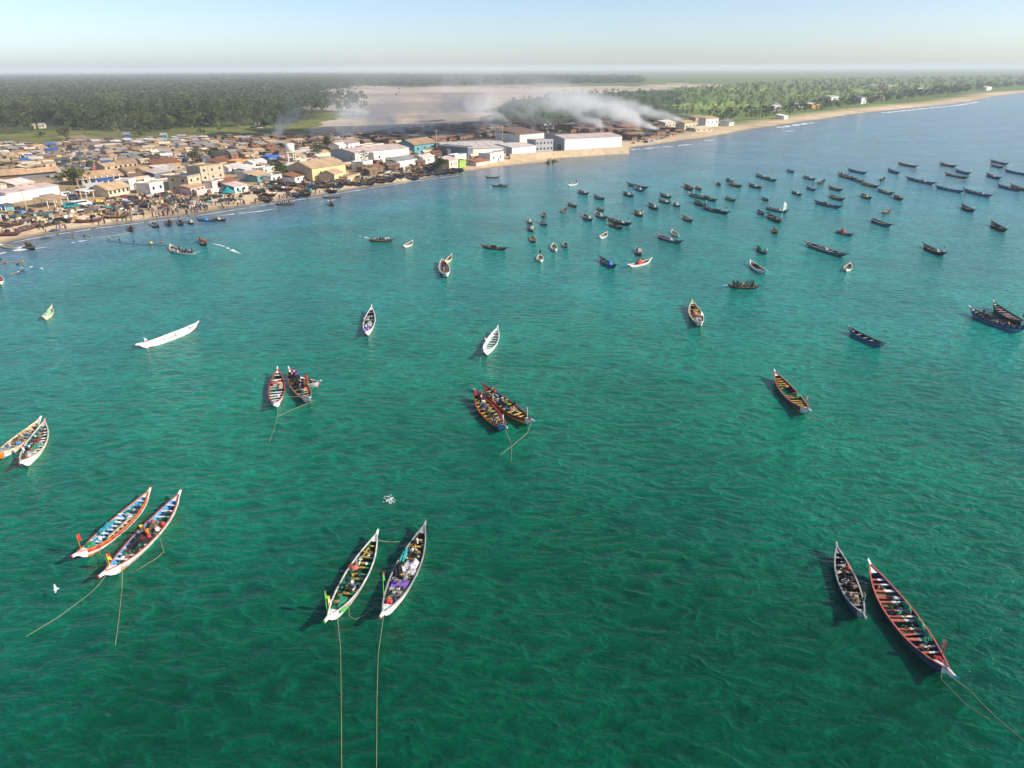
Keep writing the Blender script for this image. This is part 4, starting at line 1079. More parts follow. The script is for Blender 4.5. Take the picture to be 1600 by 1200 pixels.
# ---- boats drawn up on the sand
BEACH = [('purple brown', 'k'), ('navy', 'n'), ('slate', 's'), ('brown', 'b')]
def sand_boat(x, y, L, k, hd, label, group='boats drawn up on the beach'):
    r = kind_copy(k)
    p = gp(x, y, 1.6); z = float(land_z(p.x, p.y))
    r.location = (p.x, p.y, z + .36); r.rotation_euler = (rnd.choice([-.22, .22, .12]), 0, hd); r.scale = (L / 11, min(max(L / 11, .8), 1.2), .95)
    return tag(r, label, 'fishing boat', group)
_desc = {'k': 'dark brown', 'n': 'navy', 's': 'slate grey', 'b': 'amber brown'}
for i in range(64):
    u_ = (i + rnd.random()) / 64
    x = 398 + u_ * 320
    yb = np.interp(x, [398, 430, 467, 505, 542, 580, 635, 672, 715], [318, 313, 307, 302, 294.5, 289, 282.5, 275, 270])
    yt = np.interp(x, [398, 440, 500, 560, 600, 660, 715], [297, 287, 283, 282, 276, 266, 262])
    y = yb - 4.5 - rnd.random() * max(yb - yt - 5, 1)
    k = rnd.choice('kknsb')
    hd = math.radians(-38 + rnd.uniform(-16, 16)) if x < 560 else math.radians(-30 + rnd.uniform(-45, 45))
    where = 'below the yellow warehouse' if 480 < x < 560 else ('on the sand left of the yellow warehouse' if x <= 480 else 'left of the colourful house')
    row = 'at the water edge' if yb - y < 6 else ('near the buildings' if y - yt < 6 else 'in the middle rows')
    sand_boat(x, y, rnd.uniform(7, 11), k, hd, '%s boat beached %s, %s' % (_desc[k], where, row))
for (x, y, L, k, hd, lb) in [(335, 301, 15, 's', 175, 'large grey boat beached broadside before the white walled house'), (8, 352, 13, 'k', 20, 'dark boat beached broadside at the left edge, above the pale boat'), (12, 341, 13, 's', 10, 'grey boat beached above the dark one at the left edge'), (30, 349, 10, 'b', 60, 'brown boat beached among gear near the left edge'),
                             (42, 341, 9, 'k', 120, 'dark boat beached pointing inland near the left edge'), (66, 337, 8, 's', 30, 'slate boat with green gear on the open sand'), (40, 356, 9, 'k', 75, 'dark boat lowest on the sand near the left edge'), (5, 364, 11, 'k', 15, 'dark boat at the left edge just above the waterline'),
                             (160, 330, 12, 's', 20, 'pale grey boat lying on the sand left of the crowd'), (180, 337, 10, 'b', 10, 'brown boat on the sand behind the left end of the crowd'), (140, 343, 9, 'k', 30, 'dark boat on the sand left of the crowd')]:
    sand_boat(x, y, L, k, math.radians(hd), lb)

# ---- surf, wakes, splash: foam lying on the water
def foam(name, pts, w, label, z=.035, cat='foam'):
    P_ = [gp(x, y, z) for x, y in pts]
    D = [P_[0]]
    for a, b_ in zip(P_, P_[1:]):
        k = max(2, int((b_ - a).length / 1.6))
        D += [a.lerp(b_, (i + 1) / k) for i in range(k)]
    V, F = [], []
    rr_ = random.Random(len(D))
    for i, p in enumerate(D):
        d = (D[min(i + 1, len(D) - 1)] - D[max(i - 1, 0)]).normalized()
        s_ = Vector((-d.y, d.x, 0))
        e = min(1, min(i, len(D) - 1 - i) / 4 + .12)
        ww = w * e * rr_.uniform(.35, 1.2)
        off_ = .5 * w * math.sin(i * .5) * .5
        V += [tuple(p + s_ * (ww / 2 + off_)), tuple(p - s_ * (ww / 2 - off_))]
    for i in range(len(D) - 1):
        if rr_.random() < .10: continue
        F.append((2 * i, 2 * i + 1, 2 * i + 3, 2 * i + 2))
    me = bpy.data.meshes.new(name); me.from_pydata(V, [], F); me.materials.append(FOAM); me.update()
    return tag(link(name, me), label, cat, None, 'stuff')
foam('surf_foam', [(-20, 400), (0, 397), (22, 392), (47, 389), (77, 385)], 2.2, 'white surf line rolling in near the left edge')
foam('surf_foam', [(20, 379), (75, 368), (150, 357), (225, 347.5), (300, 338.5)], .8, 'thin swash line along the sand before the net haulers and crowd')
foam('surf_foam', [(300, 338.5), (355, 329.5), (430, 317.5), (505, 306.5), (580, 293.5), (672, 279.5), (720, 273.5)], .8, 'thin swash line along the sand below the beached boats')
foam('surf_foam', [(111, 380), (124, 377.5), (137, 376)], 2.4, 'short white breaker among the net haulers')
foam('surf_foam', [(28, 419), (45, 418), (56, 417), (67, 421)], 2.6, 'curling white foam beside the net hauling boat at the left edge')
foam('surf_foam', [(345, 337), (380, 333), (405, 330), (432, 325.5)], 1.6, 'thin surf line below the crowded beach')
foam('surf_foam', [(500, 315), (512, 313.5), (526, 312)], 2.0, 'short foam streak by the boat coming in through the surf')
foam('surf_foam', [(984, 234.5), (1008, 232), (1033, 229.5)], 3, 'surf line right of the big white warehouse')
foam('surf_foam', [(1033, 230), (1056, 229)], 5, 'white breaker off the smoking sheds')
foam('surf_foam', [(1060, 228), (1080, 225.5)], 5, 'second white breaker off the smoking sheds')
foam('surf_foam', [(1100, 220), (1118, 218.5)], 5, 'white breaker below the cream beach houses')
foam('surf_foam', [(1216, 199.5), (1240, 196), (1270, 191.5)], 7, 'long white breaker off the tree lined beach')
foam('surf_foam', [(1230, 205.5), (1243, 204.3)], 7, 'short breaker outside the long one')
foam('surf_foam', [(1380, 176.5), (1450, 169), (1490, 165.5), (1530, 159)], 8, 'thin surf edge along the far right beach')
foam('boat_wake', [(332, 380.5), (345, 384), (362, 390), (378, 396)], 1.3, 'white wake behind the brown boat motoring left')
foam('boat_wake', [(560, 368), (569, 370.5), (577, 373.5)], .9, 'short wake behind the long boat full of people')
foam('boat_wake', [(1128, 446), (1140, 445.5)], 1.2, 'small wake behind the low brown crowded boat')
foam('boat_wake', [(1142, 449.5), (1165, 451), (1182, 449)], .5, 'thin bow wave along the low brown crowded boat')
V, F = [], []
rr_ = random.Random(4); c = gp(609, 782, .05)
for i in range(70):
    a = rr_.gauss(0, .35); b_ = rr_.gauss(0, .5); s_ = rr_.uniform(.03, .09)
    q = Vector((c.x + a, c.y + b_, .05 + rr_.uniform(0, .25)))
    V += [tuple(q + Vector(d)) for d in ((s_, 0, 0), (-s_, s_, 0), (-s_, -s_, 0), (0, 0, s_))]
    k = 4 * i; F += [(k, k + 1, k + 2), (k, k + 1, k + 3), (k + 1, k + 2, k + 3), (k + 2, k, k + 3)]
me = bpy.data.meshes.new('splash'); me.from_pydata(V, [], F); me.materials.append(FOAM)
tag(link('splash_foam', me), 'small white splash alone on the green water', 'foam', None, 'stuff')

# ---- seine net hauling in the shallows
def float_line(pts, label, m_):
    rope_line('seine_rope', [gp(x, y, .12) for x, y in pts], .07, label, 'rope', m_)
float_line([(96, 371), (120, 372.5), (150, 371.5), (170, 369), (186, 367), (210, 361)], 'pale seine rope running along the shallows to the moored dark boat', mat('rope_pale', (.45, .38, .28)))
float_line([(166, 376), (190, 379), (215, 381.5), (240, 382), (258, 383.5), (270, 386)], 'dark seine rope leading to the net hauling white boat', mat('rope_dark', (.05, .05, .05)))
float_line([(-5, 412), (12, 410), (22, 408.5), (34, 412), (40, 416)], 'curved pale net rope held by waders at the left edge', mat('rope_tan', (.5, .3, .15)))
float_line([(12, 428), (20, 427), (31, 424)], 'short orange net rope beside the white boat at the left edge', mat('rope_orange', (.6, .3, .1)))
for i, (x, y, c, ps) in enumerate([(93, 371, 'black', 'bend'), (115, 373, 'red', 'stand'), (133, 374, 'navy', 'stand'), (141, 374, 'yellow', 'bend'), (172, 378, 'white', 'stand'), (188, 380, 'brown', 'stand'), (210, 382, 'navy', 'stand'), (254, 384, 'orange', 'stand'), (247, 384, 'white', 'bend'),
                                    (10, 417, 'red', 'stand'), (28, 419, 'black', 'bend'), (37, 415, 'orange', 'stand'), (36, 429, 'purple', 'bend'), (32, 431, 'white', 'bend'), (2, 410, 'brown', 'bend')]):
    p = gp(x, y, -.75); person(p, rnd.uniform(0, 6), ps, c, 'navy', 'person in %s wading waist deep along the seine rope%s' % (c, ' at the left edge' if x < 60 else ' off the beach'), 'waders hauling the seine net')
m = MB(); m.tube([(0, 0, 0), (0, 0, .1), (0, 0, .5), (0, 0, .75)], [.2, .5, .5, .15], 8); o = m.build('net_float', PT['yellow'], None, True); o.location = gp(236, 381, .1); tag(o, 'yellow green float on the dark seine rope', 'float')
# gull
m = MB(); m.tube([(-.25, 0, 0), (-.05, 0, .03), (.2, 0, .02), (.32, 0, .0)], [.02, .08, .07, .02], 6); m.face([(-.1, .05, .03), (.15, .05, .03), (.02, .7, .16), (-.1, .68, .15)]); m.face([(.15, -.05, .03), (-.1, -.05, .03), (-.1, -.68, .15), (.02, -.7, .16)])
o = m.build('gull', PT['white']); o.location = gp(87, 921, 1.0); o.rotation_euler = (.1, 0, .6); tag(o, 'lone white gull low over the water, lower left', 'bird')

# ================================================================== buildings
def wallmat(name, c, **k):
    kw = dict(rough=.9, var=.16, scale=.5, spec=.15); kw.update(k)
    return mat(name, c, **kw)
WM = {'bright': wallmat('wall_bright_white', (.80, .78, .74), var=.13, scale=.22), 'white': wallmat('wall_white', (.68, .64, .58), var=.2), 'cream': wallmat('wall_cream', (.60, .52, .38)), 'tan': wallmat('wall_tan', (.50, .38, .25)), 'block': wallmat('wall_block', (.46, .38, .27), var=.22),
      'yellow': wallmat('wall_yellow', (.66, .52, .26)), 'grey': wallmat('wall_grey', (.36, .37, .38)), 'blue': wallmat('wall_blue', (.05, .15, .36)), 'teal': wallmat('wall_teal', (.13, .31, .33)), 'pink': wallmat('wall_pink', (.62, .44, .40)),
      'orange': wallmat('wall_orange', (.56, .27, .08)), 'slate': wallmat('wall_slate', (.15, .16, .18)), 'lime': wallmat('wall_lime', (.28, .42, .08)), 'purple': wallmat('wall_purple', (.30, .10, .42)), 'red': wallmat('wall_red', (.45, .05, .06)), 'brown': wallmat('wall_brown', (.22, .13, .08))}
def roofmat(name, c, **k):
    kw = dict(rough=.7, var=.3, scale=.35, spec=.25, stretch=(1, .25, 1), rand=.25); kw.update(k)
    return mat(name, c, **kw)
RM = {'tan': roofmat('roof_tan', (.46, .31, .18)), 'orange': roofmat('roof_orange', (.42, .265, .15)), 'pale': roofmat('roof_pale', (.58, .50, .44)), 'grey': roofmat('roof_grey', (.30, .29, .28)), 'pinkish': roofmat('roof_pinkish', (.50, .38, .34)),
      'slate': roofmat('roof_slate', (.11, .12, .13)), 'brown': roofmat('roof_brown', (.20, .13, .09)), 'rust': roofmat('roof_rust', (.26, .11, .055)), 'dark': roofmat('roof_dark', (.06, .05, .045)), 'white': roofmat('roof_white', (.58, .54, .49)),
      'tarp': roofmat('roof_blue_tarp', (.03, .13, .40), var=.3), 'cream': roofmat('roof_cream', (.60, .48, .32)), 'olive': roofmat('roof_thatch', (.28, .21, .12))}
GLASS = mat('window_dark', (.02, .022, .026), rough=.25, var=.2, spec=.5)
WOODD = mat('door_wood', (.10, .06, .04), rough=.7)
FOOT = []          # footprints (x, y, radius) that stalls keep clear of

def bldg(name, label, p0, p1, depth, h, wall, roof=('flat', 'tan'), wins=0, storeys=1, door=0, over=.35, rise=None, group=None, cat='building', side_win=0, wincol=None, roundwin=False, side=None):
    if p0[1] > 246 and 'warehouse' not in name: h *= .76; depth *= .88; rise = rise * .75 if rise else rise
    a, b_ = gp(*p0, 2.0), gp(*p1, 2.0)
    d = (b_ - a); w = d.length; ang = math.atan2(d.y, d.x)
    mid = (a + b_) / 2
    n_ = Vector((-d.y, d.x, 0)).normalized()
    c = mid + n_ * depth / 2
    z = float(land_z(np.array([mid.x]), np.array([mid.y]))[0])
    FOOT.append((c.x, c.y, max(w, depth) / 2 + .5, ang, w / 2 + 1.0, depth / 2 + 1.0))
    r = empty(name, (a.x, a.y, z), ang, label, cat, group)
    m = MB()
    wm_ = WM[wall]
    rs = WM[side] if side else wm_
    kind, rc = roof
    rise = rise if rise is not None else (depth * .18)
    # four walls, open top under the roof
    zb = -.6
    m.face([(0, 0, zb), (w, 0, zb), (w, 0, h), (0, 0, h)], 0)
    m.face([(w, depth, zb), (0, depth, zb), (0, depth, h), (w, depth, h)], 0)
    if kind == 'gable':
        m.face([(0, depth, zb), (0, 0, zb), (0, 0, h), (0, depth / 2, h + rise), (0, depth, h)], 1)
        m.face([(w, 0, zb), (w, depth, zb), (w, depth, h), (w, depth / 2, h + rise), (w, 0, h)], 1)
    else:
        m.face([(0, depth, zb), (0, 0, zb), (0, 0, h), (0, depth, h)], 1)
        m.face([(w, 0, zb), (w, depth, zb), (w, depth, h), (w, 0, h)], 1)
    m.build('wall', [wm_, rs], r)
    m = MB(); o = over; t = .12
    if kind == 'gable':
        e = rise * o / (depth / 2)
        m.hexa([(-o, -o, h - e + .02), (w + o, -o, h - e + .02), (w + o, depth / 2, h + rise + .02), (-o, depth / 2, h + rise + .02), (-o, -o, h - e + t), (w + o, -o, h - e + t), (w + o, depth / 2, h + rise + t), (-o, depth / 2, h + rise + t)])
        m.build('roof', RM[rc], r)
        m = MB()
        m.hexa([(-o, depth / 2 + .003, h + rise + .02), (w + o, depth / 2 + .003, h + rise + .02), (w + o, depth + o, h - e + .02), (-o, depth + o, h - e + .02), (-o, depth / 2 + .003, h + rise + t), (w + o, depth / 2 + .003, h + rise + t), (w + o, depth + o, h - e + t), (-o, depth + o, h - e + t)])
        m.build('roof', RM[rc], r)
    elif kind == 'mono':
        m.hexa([(-o, -o, h + .02), (w + o, -o, h + .02), (w + o, depth + o, h + rise + .02), (-o, depth + o, h + rise + .02), (-o, -o, h + t), (w + o, -o, h + t), (w + o, depth + o, h + rise + t), (-o, depth + o, h + rise + t)])
        m.build('roof', RM[rc], r)
    else:
        m.box(-o * .3, -o * .3, h + .003, w + o * .3, depth + o * .3, h + .16)
        m.build('roof', RM[rc], r)
        m = MB()
        ph = .55
        for q in ((-.03, -.03, w + .03, .15), (-.03, depth - .15, w + .03, depth + .03), (-.03, .153, .15, depth - .153), (w - .15, .153, w + .03, depth - .153)): m.box(q[0], q[1], h + .163, q[2], q[3], h + ph)
        m.build('parapet', wm_, r)
    gm_ = WM[wincol] if wincol else GLASS
    for s in range(storeys):
        hs = h / storeys
        for k in range(wins):
            x = w * (k + .5) / wins
            ww = min(1.3, w / wins * .45); wh = min(1.25, hs * .42)
            zc = s * hs + hs * .56
            m = MB()
            if roundwin:
                ring = [(x + .62 * math.cos(q * PI / 4), -.04, zc + .62 * math.sin(q * PI / 4)) for q in range(8)]
                m.face(ring)
            else: m.box(x - ww / 2, -.04, zc - wh / 2, x + ww / 2, .02, zc + wh / 2)
            m.build('window', gm_, r)
        for k in range(side_win):
            y = depth * (k + .5) / side_win; zc = s * hs + hs * .56
            m = MB(); m.box(-.04, y - .6, zc - .55, .02, y + .6, zc + .55); m.build('window', gm_, r)
    for k in range(door):
        x = w * (k + .5) / door + w * .12
        m = MB(); m.box(x - .55, -.05, -.1, x + .55, .02, min(2.1, h * .7)); m.build('door', WOODD, r)
    r['w'], r['d'], r['h'] = w, depth, h
    return r

def shelter(name, label, p0, p1, depth, h, roof, npost=4, group=None, cat='shelter', mono=.4):
    """roof carried by posts"""
    a, b_ = gp(*p0, 2.0), gp(*p1, 2.0)
    d = b_ - a; w = d.length; ang = math.atan2(d.y, d.x); mid = (a + b_) / 2
    z = float(land_z(np.array([mid.x]), np.array([mid.y]))[0])
    n_ = Vector((-d.y, d.x, 0)).normalized(); c = mid + n_ * depth / 2
    FOOT.append((c.x, c.y, max(w, depth) / 2 + .5, ang, w / 2 + .6, depth / 2 + .6))
    r = empty(name, (a.x, a.y, z), ang, label, cat, group)
    m = MB(); m.hexa([(-.3, -.4, h), (w + .3, -.4, h), (w + .3, depth + .4, h + mono), (-.3, depth + .4, h + mono), (-.3, -.4, h + .13), (w + .3, -.4, h + .13), (w + .3, depth + .4, h + mono + .13), (-.3, depth + .4, h + mono + .13)])
    m.build('roof', RM[roof], r)
    for k in range(npost):
        x = w * k / (npost - 1)
        for y, zz in ((.1, h), (depth - .1, h + mono * .9)):
            m = MB(); m.box(x - .12, y - .12, -.5, x + .12, y + .12, zz - .01); m.build('post', WM['white'], r)
    return r

# ---- the left end of the town
r = bldg('long_white_building', 'long white building with teal painted marks high on its seaward wall', (13, 318), (95, 304.5), 9, 5.0, 'white', ('mono', 'pinkish'), rise=.8, door=0)
wq = r['w']
m = MB()
def stroke(pts, t=.28):
    for a, b_ in zip(pts, pts[1:]): m.bar((a[0], -.03, a[1]), (b_[0], -.03, b_[1]), t, .03, 0, (0, 1, 0))
x0 = wq * .70
stroke([(x0, 3.4), (x0 + .1, 2.4), (x0 + .8, 2.3), (x0 + 1.0, 3.3)]); stroke([(x0 + 1.5, 2.3), (x0 + 2.0, 3.5), (x0 + 2.5, 2.3)]); stroke([(x0 + 4.0, 3.3), (x0 + 3.1, 3.4), (x0 + 3.0, 2.5), (x0 + 4.0, 2.4)])
o = m.build('painted_letters', mat('paint_turquoise', (.10, .55, .50)), r); o['kind'] = 'stuff'
m = MB(); m.box(wq * .58, -.04, .3, wq * .86, .0, 1.1); m.build('shutter', WM['slate'], r)
bldg('low_white_building', 'low white wall building at the left edge beside the long white one', (-14, 323), (14, 317.5), 6, 3.2, 'white', ('flat', 'white'))
shelter('open_shelter', 'open shelter with a flat tan roof on white posts before the long white building', (76, 325), (108, 319), 7, 3.0, 'tan', 4)
bldg('cream_house', 'cream flat roofed house behind the long white building, left edge', (-10, 302), (30, 296), 12, 3.6, 'cream', ('mono', 'cream'), wins=2, rise=1.2)
bldg('cream_house', 'cream house with a pinkish roof behind the middle of the long white building', (26, 299), (56, 294), 9, 3.3, 'tan', ('mono', 'pale'), wins=2)
bldg('market_hall', 'long market hall with an orange tan roof, left edge of the town', (-14, 285), (30, 282), 13, 3.8, 'brown', ('gable', 'orange'), over=1.2, rise=2.2)
bldg('market_hall', 'second long market hall with a thin tan roof right of the left edge one', (31, 281), (92, 275), 9, 3.6, 'slate', ('gable', 'orange'), over=1.4, rise=1.7)
r = bldg('columned_hall', 'hall with a broad orange roof and white columns in front', (130, 289), (186, 283), 14, 4.0, 'slate', ('gable', 'orange'), over=2.2, rise=2.4, door=0)
for k in range(7):
    m = MB(); m.box(r['w'] * k / 6 - .2, -1.9, -.5, r['w'] * k / 6 + .2, -1.5, 3.4); m.build('column', WM['white'], r)
bldg('arched_house', 'cream house with dark openings and a tan hipped roof above the beach', (171, 308), (204, 301.5), 11, 4.0, 'cream', ('gable', 'tan'), wins=5, rise=2.4, over=.8)
bldg('white_hut', 'small white hut with a blue side and a dark door', (204, 297), (215, 293), 7, 5.0, 'white', ('flat', 'white'), door=1, side='teal')
bldg('white_stage', 'white panelled shop front left of the long white parapet wall', (236, 303), (258, 298), 8, 5.2, 'white', ('flat', 'cream'), wins=2)
bldg('long_shop', 'long shop with a white parapet and tan roof, left of the unfinished block', (259, 297), (296, 291), 12, 4.0, 'white', ('flat', 'tan'), over=.6)
bldg('cream_house', 'cream upper house with two dark windows behind the long white parapet shop', (268, 288), (291, 284.5), 8, 4.4, 'cream', ('flat', 'tan'), wins=3)
bldg('tan_house', 'tan house with a gateway, right of the columned hall', (202, 282), (224, 279), 10, 5.2, 'cream', ('gable', 'orange'), wins=2, door=1)
bldg('yellow_house', 'yellow tan house with a pitched orange roof beside the tan gateway house', (230, 281), (242, 279), 9, 5, 'yellow', ('gable', 'orange'), wins=1)
bldg('dark_shop', 'dark fronted shop row behind the long white parapet shop', (243, 282), (284, 275), 8, 4, 'slate', ('mono', 'pale'))
bldg('orange_shed', 'long rust orange shed behind the white tents', (240, 265), (283, 261), 10, 3.4, 'orange', ('mono', 'rust'))
bldg('orange_shed', 'long tan shed with dark openings, behind the columned hall', (186, 265), (216, 262), 10, 3.6, 'tan', ('gable', 'orange'), wins=4)
bldg('orange_shed', 'tan shed behind the tan gateway house', (165, 268), (188, 265), 8, 3.2, 'tan', ('gable', 'tan'), wins=2)
for i, (x, y) in enumerate(((245, 269), (259, 268), (272, 267))):
    shelter('white_tent', 'white tent roof, %s of three in a row before the rust orange shed' % ('leftmost', 'middle', 'rightmost')[i], (x, y + 1), (x + 11, y - .5), 6, 2.6, 'white', 3, 'white tents', 'tent')
shelter('white_tent', 'white awning over the market ground left of the arched house', (136, 310), (158, 306), 6, 2.6, 'white', 3, None, 'tent')
shelter('blue_awning', 'blue awning strip among stalls in front of the columned hall', (160, 293), (182, 289.5), 5, 2.6, 'tarp', 3, None, 'awning')
shelter('yellow_stall', 'small yellow roofed stall below the columned hall', (130, 290.5), (139, 289), 4, 2.4, 'cream', 2, None, 'stall')
heap('tarpaulin', 9, 3, 1.0, PT['maroon'], 71, 'dark red tarpaulin heap at the foot of the arched house', 'tarpaulin', loc=gp(190, 309, 2.0), rz=.9)
for i, (x, y, c, L_) in enumerate(((12, 331, 'tarp', 12), (4, 342, 'tarp', 8), (17, 328, 'teal', 7))):
    if c == 'tarp': shelter('blue_awning', 'blue tarpaulin shade at the left edge of the beach, ' + ('upper' if i == 0 else 'lower') + ' one', (x - 14, y + 2), (x - 2, y), 5, 2.2, 'tarp', 3, None, 'awning')
    else: bldg('teal_hut', 'squat teal hut on the sand at the left', (x - 6, y + 2), (x + 6, y), 4, 2.2, 'teal', ('mono', 'slate'))
# ---- the middle
r = bldg('unfinished_block', 'unfinished three storey concrete block with round window holes', (330, 293), (353, 288), 11, 12.0, 'block', ('flat', 'orange'), wins=2, storeys=3, roundwin=True, side_win=2, over=.1)
for k in (3.04, 6.08):
    m = MB(); m.box(-.25, -.25, k - .15, r['w'] + .25, 0.0, k + .15); m.build('ledge', WM['tan'], r)
r = bldg('unfinished_block', 'stair bay of the unfinished block, one round hole on each floor', (318, 295), (329.5, 293), 10, 12.2, 'block', ('flat', 'tan'), wins=1, storeys=3, roundwin=True, over=.1)
r = bldg('unfinished_block', 'lower two storey wing of the unfinished concrete block with a dark roof deck', (297, 300), (317, 295.5), 12, 8.4, 'block', ('flat', 'slate'), wins=2, storeys=2, roundwin=True, side_win=2, over=.1)
bldg('shop_house', 'low pinkish shop house at the foot of the unfinished block', (299, 303), (321, 298), 6, 3.6, 'pink', ('mono', 'orange'), wins=3, door=1)
bldg('white_house', 'white house with an arched dark doorway right of the unfinished block', (333, 296), (351, 292), 7, 4.4, 'white', ('flat', 'pale'), wins=1, door=1)
bldg('brown_shed', 'shed with a rust brown roof above a dark opening, near the beach', (351, 294), (371, 290), 9, 3.2, 'slate', ('gable', 'rust'), over=1.0, rise=2)
bldg('pink_white_hut', 'white hut with a pinkish roof and red door beside a teal tarpaulin', (367, 300), (387, 296), 7, 3.6, 'white', ('mono', 'pinkish'), wins=2, door=1, side='teal')
heap('tarpaulin', 8, 6, 2.2, PT['teal'], 73, 'teal tarpaulin heap left of the pinkish roofed hut', 'tarpaulin', loc=gp(361, 299, 2.0), rz=.8)
bldg('low_white_wall', 'long low white wall on the sand below the brown shed', (331, 301), (356, 296.5), 2, 1.8, 'white', ('flat', 'white'))
bldg('low_white_wall', 'short white wall below the pinkish shop house', (308, 303), (327, 300), 2, 1.8, 'pink', ('flat', 'white'))
WL = [((358, 271), (384, 266.5), 9, 4.4, 'white', 'pale', 'big white house with a stepped front behind the brown shed'), ((384, 273), (404, 268), 8, 4.0, 'white', 'white', 'white house right of the stepped white one'), ((396, 264), (418, 260), 9, 4.6, 'white', 'white', 'white house with a flat roof left of the bright blue shed'),
      ((370, 262), (392, 258), 8, 4.6, 'orange', 'orange', 'orange walled house with a tan roof'), ((340, 262), (366, 258), 10, 4, 'tan', 'rust', 'house with a rust roof behind the unfinished block'), ((388, 279), (404, 275), 8, 3.6, 'white', 'grey', 'white house with a grey shed roof above the beached boats'),
      ((403, 284), (424, 279), 9, 4.4, 'teal', 'tan', 'teal walled house with a tan roof above the beached boats'), ((424, 283), (441, 279), 7, 3.4, 'white', 'pinkish', 'white and pink house right of the teal walled one'), ((412, 271), (430, 267), 8, 3.4, 'white', 'white', 'white house with a dark blue gable below the blue shed'),
      ((461, 284), (482, 279), 9, 4.0, 'white', 'rust', 'white box house with a brown roof left of the yellow warehouse'), ((456, 268), (470, 264), 6, 4.0, 'white', 'white', 'white vaulted house below the water tower'), ((470, 260), (483, 257), 6, 4.4, 'white', 'cream', 'white house behind the yellow warehouse gable'),
      ((466, 248), (490, 244), 8, 4.2, 'white', 'pale', 'long white house with a teal end left of the round tree'), ((487, 258), (498, 256), 6, 4, 'pink', 'rust', 'small pink house with a red roof behind the yellow warehouse'), ((499, 252), (532, 247), 8, 3.4, 'white', 'cream', 'long low white house below the second round tree'),
      ((531, 241), (545, 238.5), 8, 6, 'white', 'pale', 'white two storey house with brown arches, left part'), ((545, 239), (563, 236), 9, 6.4, 'white', 'pinkish', 'white house with a brown arched porch'), ((566, 238), (600, 233), 10, 3.8, 'white', 'orange', 'low white house with a tan roof behind the long white warehouse'),
      ((520, 229), (536, 226), 9, 3.4, 'tan', 'rust', 'brown roofed shed behind the arched white house'), ((481, 241), (500, 238), 9, 3.0, 'cream', 'tan', 'tan roofed house behind the round trees')]
for (p0, p1, dep, h, wc, rc, lb) in WL:
    bldg('town_house', lb, p0, p1, dep * .85, h * .82, wc, (random.choice(['flat', 'mono', 'gable']), rc), wins=2, door=random.choice([0, 1]), group='houses in the middle of the town', cat='house')
bldg('blue_shed', 'bright blue shed with two small pale windows', (421, 256), (439, 252), 6, 4.2, 'blue', ('flat', 'tarp'), wins=2, wincol='white')
r = empty('water_tower', gp(456, 259, 2.2), .6, 'white water tower on cream legs in the middle of the town', 'water tower')
for x in (-2, 2):
    for y in (-2, 2):
        m = MB(); m.box(x - .3, y - .3, -.5, x + .3, y + .3, 7.0); m.build('leg', WM['cream'], r)
m = MB(); m.box(-2.8, -2.8, 7.0, 2.8, 2.8, 7.3); m.build('platform', WM['cream'], r)
m = MB(); m.tube([(0, 0, 7.3), (0, 0, 11.2), (0, 0, 11.6)], [2.5, 2.5, .6], 12); m.build('tank', WM['white'], r, True)
r = bldg('yellow_warehouse', 'large pale yellow warehouse with a tan gabled roof above the beach', (489, 281), (541, 272.5), 17, 5.6, 'yellow', ('gable', 'tan'), wins=2, rise=2.6, over=.4, side='tan')  # darker tan gable ends: shade painted as wall colour
bldg('yellow_annex', 'gabled front annex of the yellow warehouse with a dark doorway', (523, 281.5), (536, 277.5), 9, 4.4, 'yellow', ('gable', 'tan'), rise=2.2, door=1, side='tan')
bldg('tan_wall_yard', 'low tan walled yard right of the yellow warehouse', (543, 280), (563, 274), 7, 1.8, 'tan', ('flat', 'tan'))
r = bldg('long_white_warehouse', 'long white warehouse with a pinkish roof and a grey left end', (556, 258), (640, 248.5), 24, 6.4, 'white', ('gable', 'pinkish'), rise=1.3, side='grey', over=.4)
bldg('white_house', 'white annex at the right end of the long white warehouse', (585, 256), (602, 253), 9, 7.2, 'white', ('flat', 'pale'), wins=1, door=1)
bldg('white_house', 'white house with a red awning near the boats right of the yellow warehouse', (568, 266), (583, 262.5), 8, 5.0, 'white', ('flat', 'white'), wins=1)
bldg('white_shed', 'white walled shed with a broken grey roof above the beached boats', (620, 261), (657, 255), 8, 4.2, 'white', ('mono', 'grey'))
bldg('white_hut', 'white hut with one round dark opening right of the broken roofed shed', (661, 256), (679, 252.5), 8, 4.6, 'white', ('gable', 'pale'), wins=1, roundwin=True)
bldg('blue_house', 'house with blue walls and a wide orange roof behind the long white warehouse', (648, 242), (680, 237), 13, 6, 'teal', ('gable', 'orange'), rise=2.6, over=.8, wins=3)
r = bldg('grey_wall', 'long dark grey wall with a white coping left of the pale roofed factory', (684, 243), (731, 247), 5, 6.0, 'slate', ('flat', 'white'), over=.2)
r = bldg('colourful_house', 'pale yellow house with purple windows and lime green side walls near the sand', (702, 262), (716, 259), 8, 6.4, 'cream', ('mono', 'pinkish'), wins=2, wincol='purple')
bldg('lime_wall', 'lime green wall left of the colourful house', (693, 261), (701, 260), 5, 4.2, 'lime', ('flat', 'rust'))
bldg('lime_wall', 'lime green wall right of the colourful house', (718, 259), (728, 257), 5, 4.6, 'lime', ('flat', 'brown'))
bldg('white_house', 'white house with a violet eave above the colourful house', (711, 250), (729, 247), 6, 3.6, 'white', ('flat', 'white'))
bldg('white_house', 'white two part house on the sand before the pale roofed factory', (766, 252), (787, 248), 9, 6.2, 'white', ('flat', 'white'), wins=2, door=1)
bldg('pink_hut', 'tumbledown pinkish hut with scattered sheets left of the white two part house', (744, 256), (766, 252.5), 7, 2.6, 'pink', ('mono', 'rust'))
